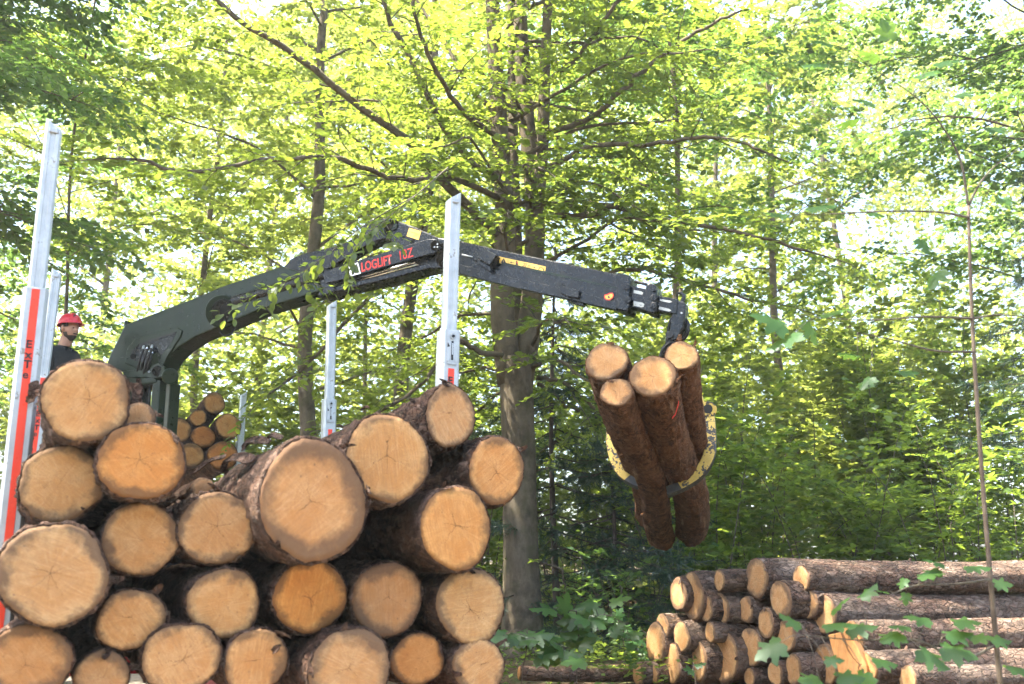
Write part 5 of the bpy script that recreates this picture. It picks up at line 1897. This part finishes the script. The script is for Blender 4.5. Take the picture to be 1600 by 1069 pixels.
# ---------------------------------------------------------------- other broadleaved trees
def tree(label, px, Y, H, wpx, seed, zmin, nl, L, leaf='beech_leaf', size=0.085, per=12, x=None, lean=(0, 0), top=1.0, group='broadleaved trees around the clearing',
         name='beech_tree', bias=None, sl=1.35, bark='beech_bark', sp=0.44, zmax=None, az_range=None, fork=0, tw_sp=0.11):
    if x is None:
        b = ground_pt(px, Y)
    else:
        b = Vector((x, Y, gz(x, Y) - 0.05))
    root = empty(name, b, label, 'tree', group)
    gr = Grow(seed)
    g = gr.g
    r0 = wpx * 0.5 * Y / FPX
    ctrl = [np.array([b.x, Y, b.z])]
    for q in range(1, 6):
        ctrl.append(np.array([b.x + lean[0] * q / 5 + g.normal(0, 0.10), Y + lean[1] * q / 5 + g.normal(0, 0.10), b.z + H * q / 5]))
    P = spline(ctrl, 30)
    rad = np.interp(np.linspace(0, 1, 30), [0, 0.03, 0.08, 1], [r0 * 1.5, r0 * 1.15, r0, r0 * 0.35])
    V, F = tube_data([(P, rad)], 16)
    V = V + np.random.default_rng(seed).normal(0, 0.0035, V.shape)
    mk('trunk', V, F, M[bark], root)
    zmax = zmax or H
    for q in range(nl):
        t = (q + g.uniform(0, 1)) / nl
        z = zmin + (zmax - zmin) * t
        p0 = np.array([np.interp(b.z + z, P[:, 2], P[:, 0]), np.interp(b.z + z, P[:, 2], P[:, 1]), b.z + z])
        az = q * 2.399 + g.uniform(-0.5, 0.5)
        if az_range: az = g.uniform(*az_range)
        ln = L * g.uniform(0.65, 1.2) * (1 - 0.35 * max(0, t - 0.4) * top)
        rise = g.uniform(0.05, 0.5)
        d = np.array([math.cos(az), math.sin(az), rise])
        pts = [p0, p0 + d * ln * 0.35 + [0, 0, 0.08 * ln], p0 + d * ln * 0.7 + g.normal(0, 0.10, 3) + [0, 0, 0.05 * ln], p0 + d * ln + [0, 0, -0.10 * ln]]
        gr.limb(pts, max(0.010, r0 * 0.18), 0.005, sp=sp, sl=sl, tw_sp=tw_sp, n=14)
    finish_tree(gr, root, M[bark], M[leaf], per, size * 1.22, 'lo', sec_sides=3, limb_sides=6, twigs=Y < 14)
    return root


GB = 'broadleaved trees behind the clearing'
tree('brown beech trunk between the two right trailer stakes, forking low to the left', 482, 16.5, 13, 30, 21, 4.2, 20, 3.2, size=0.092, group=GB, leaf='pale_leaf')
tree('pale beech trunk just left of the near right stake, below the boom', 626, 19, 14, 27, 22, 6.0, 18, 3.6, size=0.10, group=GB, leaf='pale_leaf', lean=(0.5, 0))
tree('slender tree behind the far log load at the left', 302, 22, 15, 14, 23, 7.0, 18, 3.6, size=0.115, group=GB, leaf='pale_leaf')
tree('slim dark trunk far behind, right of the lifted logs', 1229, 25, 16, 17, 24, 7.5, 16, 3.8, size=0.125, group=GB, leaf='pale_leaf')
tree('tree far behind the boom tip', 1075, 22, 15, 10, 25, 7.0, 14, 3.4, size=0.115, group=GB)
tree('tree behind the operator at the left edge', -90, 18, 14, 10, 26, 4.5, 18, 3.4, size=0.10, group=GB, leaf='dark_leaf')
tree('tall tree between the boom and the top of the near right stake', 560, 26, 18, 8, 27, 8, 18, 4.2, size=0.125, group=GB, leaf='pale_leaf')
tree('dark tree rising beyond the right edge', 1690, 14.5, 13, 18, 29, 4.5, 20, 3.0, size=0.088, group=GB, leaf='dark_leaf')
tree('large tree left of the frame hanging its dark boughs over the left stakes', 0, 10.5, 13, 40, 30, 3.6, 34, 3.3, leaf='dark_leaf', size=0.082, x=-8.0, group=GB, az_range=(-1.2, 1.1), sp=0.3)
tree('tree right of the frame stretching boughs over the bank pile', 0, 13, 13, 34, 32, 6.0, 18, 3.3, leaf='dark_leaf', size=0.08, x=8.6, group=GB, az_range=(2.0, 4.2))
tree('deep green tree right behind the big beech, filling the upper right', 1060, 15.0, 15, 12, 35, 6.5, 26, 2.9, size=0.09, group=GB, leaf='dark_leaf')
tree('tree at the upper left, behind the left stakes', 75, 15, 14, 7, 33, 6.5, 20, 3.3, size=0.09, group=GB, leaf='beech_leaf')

tree('tree added left of the track to shade the trailer, its crown mostly above the frame', 0, 5.2, 12.5, 60, 34, 8.0, 12, 3.4, size=0.085, x=-5.6, group=GB, lean=(1.2, 0.9), sp=0.30, zmax=12)  # added out of view so its crown throws dappled shade on the load


# ---------------------------------------------------------------- spruces
def spruce(label, px, Y, H, wpx, seed, zmin=0.6, L0=2.0, step=0.33, group='spruces in the undergrowth', dead=0):
    b = ground_pt(px, Y)
    root = empty('spruce_tree', b, label, 'tree', group)
    g = np.random.default_rng(seed)
    r0 = wpx * 0.5 * Y / FPX
    P = spline([b, b + Vector((g.normal(0, .05), 0, H * 0.5)), b + Vector((g.normal(0, .05), 0, H))], 14)
    tubes('trunk', [(P, np.linspace(r0, 0.012, 14))], M['spruce_trunk'], root, 12)
    paths, Ps, Ds, Ss = [], [], [], []
    z = zmin
    while z < H - 0.2:
        t = z / H
        for q in range(int(g.integers(4, 7))):
            az = g.uniform(0, 2 * math.pi)
            L = L0 * (1 - t) ** 0.75 * g.uniform(0.6, 1.1)
            d = np.array([math.cos(az), math.sin(az), 0])
            s = np.linspace(0, 1, 10)[:, None]
            p = np.array([b.x, b.y, b.z + z + g.uniform(-.1, .1)]) + d * L * s + np.array([0, 0, 1.0]) * (-0.30 * L * s + 0.14 * L * s ** 2.5)
            paths.append((p, np.linspace(0.012, 0.003, 10)))
            # side twigs carrying needles
            m = max(3, int(L / 0.07))
            u = g.uniform(0.18, 1.0, m) * 9
            i = np.minimum(8, u.astype(int))
            st = p[i] + (p[i + 1] - p[i]) * (u - i)[:, None]
            T = unit(p[i + 1] - p[i])
            sd = unit(np.cross(T, [0, 0, 1.0])) * np.where(np.arange(m) % 2, 1, -1)[:, None]
            td = unit(T * 0.7 + sd * g.uniform(0.3, 0.9, (m, 1)) + np.array([0, 0, -0.30]) + g.normal(0, .12, (m, 3)))
            tl = (0.30 * L * (1 - u / 12) + 0.08) * g.uniform(0.5, 1.1, m)
            k = 22
            v = g.uniform(0, 1, (m, k))
            pp = st[:, None, :] + td[:, None, :] * (tl[:, None] * v)[..., None]
            pp[..., 2] -= 0.12 * tl[:, None] * v * v
            nd = td[:, None, :] * 0.8 + g.normal(0, 0.55, (m, k, 3))
            Ps.append(pp.reshape(-1, 3)); Ds.append(nd.reshape(-1, 3)); Ss.append(g.uniform(0.045, 0.085, m * k))
        z += step * g.uniform(0.7, 1.3)
    o = tubes('boughs', paths, M['spruce_trunk'], root, 3); o['kind'] = 'stuff'
    P, D, S = np.concatenate(Ps), unit(np.concatenate(Ds)), np.concatenate(Ss)
    N = g.normal(0, 1, P.shape) + np.array([0, 0, 1.0])
    # needles drawn as narrow blades
    leaf_object('crown', P, D, N, S * 1.9, g, M['needle'], root, 'needle')
    return root


spruce('dark young spruce right of the big beech trunk, behind the lifted logs', 869, 12.7, 5.2, 12, 41, 0.5, 2.1, 0.27)
spruce('small spruce behind the left flank of the bank pile', 955, 12.3, 3.3, 8, 42, 0.3, 1.9, 0.27)
spruce('dark spruce at the right edge among the leaves', 1665, 12.5, 6.5, 14, 43, 2.2, 1.9)


# ---------------------------------------------------------------- shrubs of the undergrowth
def shrub(label, px, Y, h, w, seed, leaf='shrub_leaf', size=0.075, nst=7, per=11, group='bushes of the undergrowth', tmpl='lo', x=None, sp=0.22):
    b = ground_pt(px, Y, 950) if x is None else Vector((x, Y, gz(x, Y)))
    root = empty('shrub', b, label, 'shrub', group)
    gr = Grow(seed)
    g = gr.g
    for q in range(nst):
        az = g.uniform(0, 6.28)
        rr = w * math.sqrt(g.uniform(0.05, 1))
        top = np.array([b.x + math.cos(az) * rr, b.y + math.sin(az) * rr, b.z + h * g.uniform(0.65, 1.1)])
        p0 = np.array([b.x, b.y, b.z]) + np.array([math.cos(az), math.sin(az), 0]) * 0.15 * w
        mid = p0 * 0.45 + top * 0.55 + np.array([0, 0, 0.15 * h]) + g.normal(0, .06, 3)
        gr.limb([p0, mid, top], 0.005 + 0.002 * h, 0.003, sp=sp, sl=0.75 * max(0.5, w * 0.7), tw_sp=0.13, tw_len=0.34, n=12, start=0.22)
    finish_tree(gr, root, M['twig_bark'], M[leaf], per, size * 1.25, tmpl, limb_sides=5, twigs=False)
    return root


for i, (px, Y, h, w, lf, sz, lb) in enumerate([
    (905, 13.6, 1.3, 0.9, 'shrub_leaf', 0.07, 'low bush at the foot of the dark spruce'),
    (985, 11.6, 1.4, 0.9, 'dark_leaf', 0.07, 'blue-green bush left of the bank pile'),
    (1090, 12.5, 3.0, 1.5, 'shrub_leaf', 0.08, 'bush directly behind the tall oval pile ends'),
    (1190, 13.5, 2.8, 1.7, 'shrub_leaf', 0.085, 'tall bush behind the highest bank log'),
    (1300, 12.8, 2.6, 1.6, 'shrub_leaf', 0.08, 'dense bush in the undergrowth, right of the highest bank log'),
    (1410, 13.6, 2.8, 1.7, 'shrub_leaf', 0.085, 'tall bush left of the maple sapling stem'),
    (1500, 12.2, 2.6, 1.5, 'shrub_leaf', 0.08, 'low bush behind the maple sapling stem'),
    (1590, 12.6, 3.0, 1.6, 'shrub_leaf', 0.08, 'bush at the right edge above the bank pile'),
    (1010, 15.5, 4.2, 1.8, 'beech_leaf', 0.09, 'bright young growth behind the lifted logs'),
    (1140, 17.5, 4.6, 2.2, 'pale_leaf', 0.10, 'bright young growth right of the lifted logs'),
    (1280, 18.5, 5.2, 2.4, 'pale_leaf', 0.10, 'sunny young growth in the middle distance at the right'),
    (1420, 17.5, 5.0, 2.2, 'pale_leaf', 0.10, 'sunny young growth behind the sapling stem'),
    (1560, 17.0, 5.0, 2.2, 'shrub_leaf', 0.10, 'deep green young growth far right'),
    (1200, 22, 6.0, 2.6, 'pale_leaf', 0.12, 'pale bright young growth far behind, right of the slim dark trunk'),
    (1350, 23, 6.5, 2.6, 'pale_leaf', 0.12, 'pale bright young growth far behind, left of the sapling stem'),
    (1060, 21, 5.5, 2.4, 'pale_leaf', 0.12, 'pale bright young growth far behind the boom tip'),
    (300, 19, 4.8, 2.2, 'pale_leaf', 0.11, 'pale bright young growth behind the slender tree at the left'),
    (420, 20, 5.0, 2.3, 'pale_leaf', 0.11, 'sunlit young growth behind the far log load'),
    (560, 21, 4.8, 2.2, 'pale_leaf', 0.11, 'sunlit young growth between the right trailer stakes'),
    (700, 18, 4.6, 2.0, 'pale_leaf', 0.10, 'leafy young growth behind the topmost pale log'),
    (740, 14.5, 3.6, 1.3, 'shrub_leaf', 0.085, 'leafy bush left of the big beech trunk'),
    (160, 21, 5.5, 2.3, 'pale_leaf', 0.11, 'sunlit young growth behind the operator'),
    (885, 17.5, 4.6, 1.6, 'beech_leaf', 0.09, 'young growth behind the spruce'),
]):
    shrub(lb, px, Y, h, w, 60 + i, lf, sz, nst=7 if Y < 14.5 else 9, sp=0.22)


# ---------------------------------------------------------------- far forest
def far_forest():
    g = np.random.default_rng(99)
    n = 9600
    X = g.uniform(-34, 34, n)
    Zv = g.uniform(0.5, 31, n)
    Yv = 25.0 + 0.75 * Zv + g.uniform(-2.5, 3.5, n)        # canopy tilted back so the sun reaches every height
    low = g.random(n) < 0.30                                # leafy edge low down
    Zv[low] = g.uniform(0.4, 9.0, low.sum())
    Yv[low] = 26.0 + g.uniform(0, 6, low.sum())
    # gaps between the far crowns
    d = np.sin(X * 0.31 + 1.0) * np.sin(Zv * 0.42 + 0.5 * X * 0.2) + 0.6 * np.sin(X * 0.8 + 2.2) * np.sin(Zv * 0.9 + 1.1)
    keep = low | (d > -1.0 + 0.035 * np.maximum(0, Zv - 20))
    X, Yv, Zv = X[keep], Yv[keep], Zv[keep]
    m, k = len(X), 34
    C = np.stack([X, Yv, Zv], 1)
    a = g.uniform(0, 6.28, (m, k)); rr = np.sqrt(g.uniform(0, 1, (m, k))) * g.uniform(0.9, 1.9, (m, 1))
    P = C[:, None, :] + np.stack([rr * np.cos(a), rr * np.sin(a), g.normal(0, 0.22, (m, k)) - 0.12 * rr], -1)
    D = np.stack([np.cos(a), np.sin(a), g.normal(-0.1, 0.3, (m, k))], -1) + g.normal(0, 0.4, (m, k, 3))
    N = np.array([0, 0, 1.0]) + g.normal(0, 0.38, (m, k, 3))
    S = 0.25 * g.uniform(0.7, 1.3, m * k)
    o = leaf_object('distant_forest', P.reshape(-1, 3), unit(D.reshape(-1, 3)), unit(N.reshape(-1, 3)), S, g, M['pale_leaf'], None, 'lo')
    tag(o, 'pale sunlit far forest canopy filling the background', 'forest', None, 'stuff')
    LEAFCOUNT[0] += m * k
    for px, y, h, wr, lb in ((395, 30, 18, .15, 'far slender trunk in the bright leaves right of the far stake'), (690, 33, 20, .17, 'far trunk in the leaves just left of the near right stake'),
                             (1125, 31, 19, .15, 'far trunk in the pale leaves right of the boom tip'), (1330, 34, 20, .18, 'far trunk in the pale leaves left of the sapling stem'),
                             (150, 32, 19, .16, 'far trunk right of the operator')):
        p0 = U(px, 700, y)
        x = p0.x
        p = [Vector((x, y, gz(x, y) - .1)), Vector((x + g.normal(0, .3), y, h * .5)), Vector((x + g.normal(0, .6), y, h))]
        root = empty('distant_tree', p[0], lb, 'tree', 'far trunks in the background')
        tubes('trunk', [(spline(p, 10), np.linspace(wr, .06, 10))], M['beech_bark'], root, 8)
        for q in range(5):
            z = g.uniform(0.35, 0.85) * h
            sx = g.choice([-1, 1])
            tubes('limb', [([p[1] + Vector((0, 0, z - h * .5)), p[1] + Vector((sx * 1.0, g.normal(0, .4), z - h * .5 + 0.7)), p[1] + Vector((sx * 2.0, g.normal(0, .6), z - h * .5 + 1.1))], [0.05, 0.035, 0.015])], M['beech_bark'], root, 5)


far_forest()


def rear_forest_screen():  # leaf mass added behind the camera to cut flat sky fill
    g = np.random.default_rng(131)
    n = 1500
    X = g.uniform(-22, 22, n)
    Yv = -7.5 - np.abs(g.normal(0, 2.0, n)) - 0.02 * X * X
    Zv = g.uniform(0.2, 6.5, n)
    m, k = n, 16
    a = g.uniform(0, 6.28, (m, k)); rr = np.sqrt(g.uniform(0, 1, (m, k))) * g.uniform(0.6, 1.3, (m, 1))
    P = np.stack([X, Yv, Zv], 1)[:, None, :] + np.stack([rr * np.cos(a), rr * np.sin(a), g.normal(0, 0.3, (m, k))], -1)
    D = np.stack([np.cos(a), np.sin(a), g.normal(-0.1, 0.4, (m, k))], -1)
    N = np.array([0, 0, 1.0]) + g.normal(0, 0.5, (m, k, 3))
    o = leaf_object('forest_screen', P.reshape(-1, 3), unit(D.reshape(-1, 3)), unit(N.reshape(-1, 3)), 0.30 * g.uniform(0.7, 1.3, m * k), g, M['dark_leaf'], None, 'lo')
    tag(o, 'unseen leafy forest edge behind the camera, added to block low sky light', 'forest', None, 'stuff')


rear_forest_screen()


# ---------------------------------------------------------------- maple saplings in front, leaf by leaf
def maple(label, name, stems, leaves, seed, size, extra=0, group=None, stem_r=(0.02, 0.006)):
    b = U(*stems[0][0])
    b = Vector((b.x, b.y, gz(b.x, b.y)))
    root = empty(name, b, label, 'sapling', group)
    g = np.random.default_rng(seed)
    all_pts = []
    for k, st in enumerate(stems):
        pts = [U(*c) for c in st]
        if k == 0: pts = [b] + pts
        P = spline(pts, 34)
        r0, r1 = stem_r if k == 0 else (stem_r[1] * 0.9, 0.0018)
        if k in (1, 2) and stem_r[0] > 0.015: r0 = 0.009
        tubes('stem' if k == 0 else 'branch', [(P, np.linspace(r0, r1, 34))], M['sapling_bark' if k == 0 else 'twig_bark'], root, 10)
        all_pts.append(P)
    AP = np.concatenate(all_pts)
    for (px, py, Y, sz, ang) in leaves:
        p = np.array(U(px, py, Y))
        d2 = np.linalg.norm(AP - p, axis=1) + np.where(AP[:, 2] > p[2] + 0.25, 0.3, 0)
        q = AP[int(np.argmin(d2))]
        gap = np.linalg.norm(p - q)
        mid = (p + q) / 2 + np.array([0, 0, 0.10 * gap])
        tubes('leaf_stalk', [(spline([q, mid, p], 10), np.linspace(0.0022, 0.0013, 10))], M['twig_bark'], root, 5)
        d = np.array([math.cos(ang), g.uniform(-0.5, 0.1), math.sin(ang) * 0.75])
        nrm = np.array([g.normal(0, .25), -0.42 + g.normal(0, .2), 0.85])
        put_leaf(MAPLE_LEAVES[int(g.integers(0, 5))], root, p, d, nrm, sz * g.uniform(0.88, 1.12))
    return root


def leaf_cloud(g, spots, n, spread, Y, sz):
    out = []
    for (px, py) in spots:
        for _ in range(n):
            out.append((px + g.normal(0, spread), py + g.normal(0, spread * 0.55), Y + g.normal(0, 0.15), sz * g.uniform(0.7, 1.2), g.choice([0.2, 2.9]) + g.normal(0, 0.6)))
    return out


g0 = np.random.default_rng(5)
YS = 4.9
sap_stems = [
    [(1560, 1040, YS), (1547, 900, YS), (1534, 740, YS), (1522, 560, YS), (1516, 430, YS), (1513, 320, YS)],
    [(1513, 322, YS), (1500, 250, YS - .05), (1470, 195, YS - .1), (1428, 150, YS - .15), (1360, 105, YS - .2)],
    [(1513, 322, YS), (1532, 285, YS), (1560, 255, YS), (1610, 220, YS)],
    [(1513, 340, YS), (1470, 332, YS - .1), (1400, 330, YS - .2), (1310, 334, YS - .3), (1240, 336, YS - .4)],
    [(1520, 498, YS), (1450, 495, YS - .1), (1370, 500, YS - .2), (1300, 498, YS - .3)],
    [(1524, 550, YS), (1460, 548, YS - .1), (1390, 530, YS - .2), (1340, 520, YS - .25)],
    [(1520, 498, YS), (1560, 492, YS), (1610, 496, YS)],
    [(1552, 1010, YS), (1500, 1030, YS - .2), (1430, 1000, YS - .3), (1340, 1000, YS - .4), (1250, 992, YS - .5)],
    [(1548, 905, YS), (1500, 912, YS - .1), (1430, 915, YS - .2), (1390, 930, YS - .25)],
]
sap_leaves = [
    (1225, 508, 4.4, 0.15, 2.7), (1240, 520, 4.4, 0.16, -2.6), (1285, 492, 4.5, 0.15, 0.3), (1262, 503, 4.5, 0.13, -1.2),
    (1225, 335, 4.4, 0.14, 2.9), (1262, 325, 4.5, 0.15, 0.2), (1355, 330, 4.7, 0.10, -0.2), (1360, 590, 4.7, 0.09, -2.3), (1405, 580, 4.7, 0.11, 0.1), (1340, 555, 4.6, 0.09, 2.8),
    (1340, 185, 4.7, 0.14, -2.8), (1415, 205, 4.8, 0.14, -0.2), (1360, 160, 4.7, 0.12, 3.0), (1430, 120, 4.8, 0.14, 0.4), (1375, 90, 4.7, 0.13, 2.6), (1290, 100, 4.6, 0.12, 3.0), (1300, 70, 4.6, 0.10, 2.6),
    (1460, 100, 4.8, 0.12, 0.3), (1490, 150, 4.9, 0.12, 0.5), (1540, 200, 4.9, 0.13, 0.1), (1440, 375, 4.8, 0.09, -1.4), (1465, 425, 4.8, 0.13, -2.2), (1420, 405, 4.7, 0.11, 2.9),
    (1590, 240, 4.9, 0.12, 0.3), (1560, 310, 4.9, 0.12, -0.4), (1390, 60, 4.8, 0.12, 1.8),
    (1218, 1005, 4.4, 0.12, -2.5), (1250, 975, 4.45, 0.11, 2.4), (1290, 975, 4.45, 0.12, 0.2), (1325, 982, 4.5, 0.12, 0.3), (1365, 1028, 4.4, 0.12, -0.2), (1350, 1052, 4.35, 0.12, -2.0),
    (1405, 990, 4.5, 0.12, -2.9), (1440, 1015, 4.5, 0.14, -0.7), (1475, 1012, 4.55, 0.13, -0.3), (1480, 990, 4.6, 0.11, 0.2), (1492, 972, 4.6, 0.11, 0.1), (1450, 968, 4.6, 0.10, 2.9), (1415, 978, 4.5, 0.10, 3.0),
    (1518, 996, 4.7, 0.10, 0.1), (1550, 998, 4.8, 0.10, 0.0), (1575, 1040, 4.8, 0.13, -0.2), (1300, 955, 4.5, 0.10, 1.0), (1345, 932, 4.55, 0.10, 0.9),
    (1437, 900, 4.7, 0.12, 0.3), (1413, 905, 4.7, 0.06, -2.0), (1415, 928, 4.7, 0.05, -1.7), (1385, 925, 4.7, 0.05, 2.9), (1470, 880, 4.7, 0.10, 2.8), (1510, 885, 4.8, 0.11, 0.1), (1465, 890, 4.7, 0.09, -2.8), (1555, 912, 4.8, 0.09, 0.0),
    (1280, 1062, 4.3, 0.11, 3.0), (1310, 1058, 4.3, 0.11, 0.1), (1290, 1030, 4.3, 0.07, 0.1),
]
maple('slender maple sapling with big lobed leaves in front of the bank pile', 'maple_sapling', sap_stems, sap_leaves, 6, 1.0, stem_r=(0.0135, 0.0075))

for i, (lb, stems, leaves) in enumerate([
    ('maple seedling with light green lobed leaves at the foot of the big beech', [[(815, 1075, 7.4), (822, 1020, 7.4), (824, 985, 7.4)], [(822, 1010, 7.4), (850, 1000, 7.3), (880, 1010, 7.3)]],
     leaf_cloud(g0, [(800, 998), (830, 1002), (855, 1020), (888, 1030)], 5, 13, 7.35, 0.17)),
    ('larger maple seedling with blue-green lobed leaves left of the bank pile', [[(900, 1075, 7.9), (905, 1010, 7.9), (900, 950, 7.9)], [(904, 990, 7.9), (940, 960, 7.9), (985, 980, 8.0)]],
     leaf_cloud(g0, [(880, 950), (900, 970), (925, 945), (905, 1000), (870, 985)], 5, 14, 7.9, 0.18)),
    ('leafy seedling bunch touching the left flank of the bank pile', [[(980, 1075, 8.9), (975, 1010, 8.9), (965, 965, 8.9)], [(974, 1000, 8.9), (1000, 985, 8.9), (1010, 990, 8.9)]],
     leaf_cloud(g0, [(950, 965), (970, 985), (995, 990), (985, 1010), (1000, 1030)], 7, 12, 8.9, 0.11)),
    ('small pale seedling in front of the lower left bank pile', [[(1088, 1075, 7.2), (1084, 1050, 7.2), (1083, 1035, 7.2)]],
     leaf_cloud(g0, [(1083, 1042)], 5, 7, 7.2, 0.07)),
]):
    maple(lb, 'maple_seedling', stems, leaves, 80 + i, 1.0, stem_r=(0.006, 0.003), group='maple seedlings on the bank')


# ---------------------------------------------------------------- low ground plants on the bank
def ground_cover():
    g = np.random.default_rng(123)
    n = 2600
    X = g.uniform(-0.2, 9, n); Yv = g.uniform(8.2, 18, n)
    ok = np.array([road_s(x, y) > 4.0 for x, y in zip(X, Yv)])
    X, Yv = X[ok], Yv[ok]
    Zg = np.array([gz(x, y) for x, y in zip(X, Yv)])
    m, k = len(X), 9
    h = g.uniform(0.04, 0.28, (m, k))
    a = g.uniform(0, 6.28, (m, k))
    P = np.stack([X[:, None] + np.cos(a) * 0.10, Yv[:, None] + np.sin(a) * 0.10, Zg[:, None] + h], -1)
    D = np.stack([np.cos(a), np.sin(a), g.normal(0.1, 0.25, (m, k))], -1)
    N = np.array([0, 0, 1.0]) + g.normal(0, 0.35, (m, k, 3))
    o = leaf_object('ground_plants', P.reshape(-1, 3), unit(D.reshape(-1, 3)), unit(N.reshape(-1, 3)), g.uniform(0.05, 0.10, m * k), g, M['shrub_leaf'], None, 'lo')
    tag(o, 'low green plants covering the bank between the trees', 'ground plants', None, 'stuff')


ground_cover()


# ---------------------------------------------------------------- thin haze volume added to imitate lens bloom
def haze():
    m, nt, out = new_mat('bloom_haze')
    pv = nt.nodes.new('ShaderNodeVolumePrincipled')
    pv.inputs['Color'].default_value = (0.95, 0.97, 0.93, 1)
    pv.inputs['Density'].default_value = 0.0014
    pv.inputs['Anisotropy'].default_value = 0.5
    nt.links.new(pv.outputs[0], out.inputs['Volume'])
    vs = box_verts((0, 40, 16), Vector((1, 0, 0)), Vector((0, 1, 0)), Vector((0, 0, 1)), 75, 72, 18)
    o = mk('haze', vs, BOXF, m, None, shade=False)
    tag(o, 'thin haze volume added over the scene to imitate lens bloom', 'haze', None, 'stuff')


haze()
print('LEAVES', LEAFCOUNT[0])
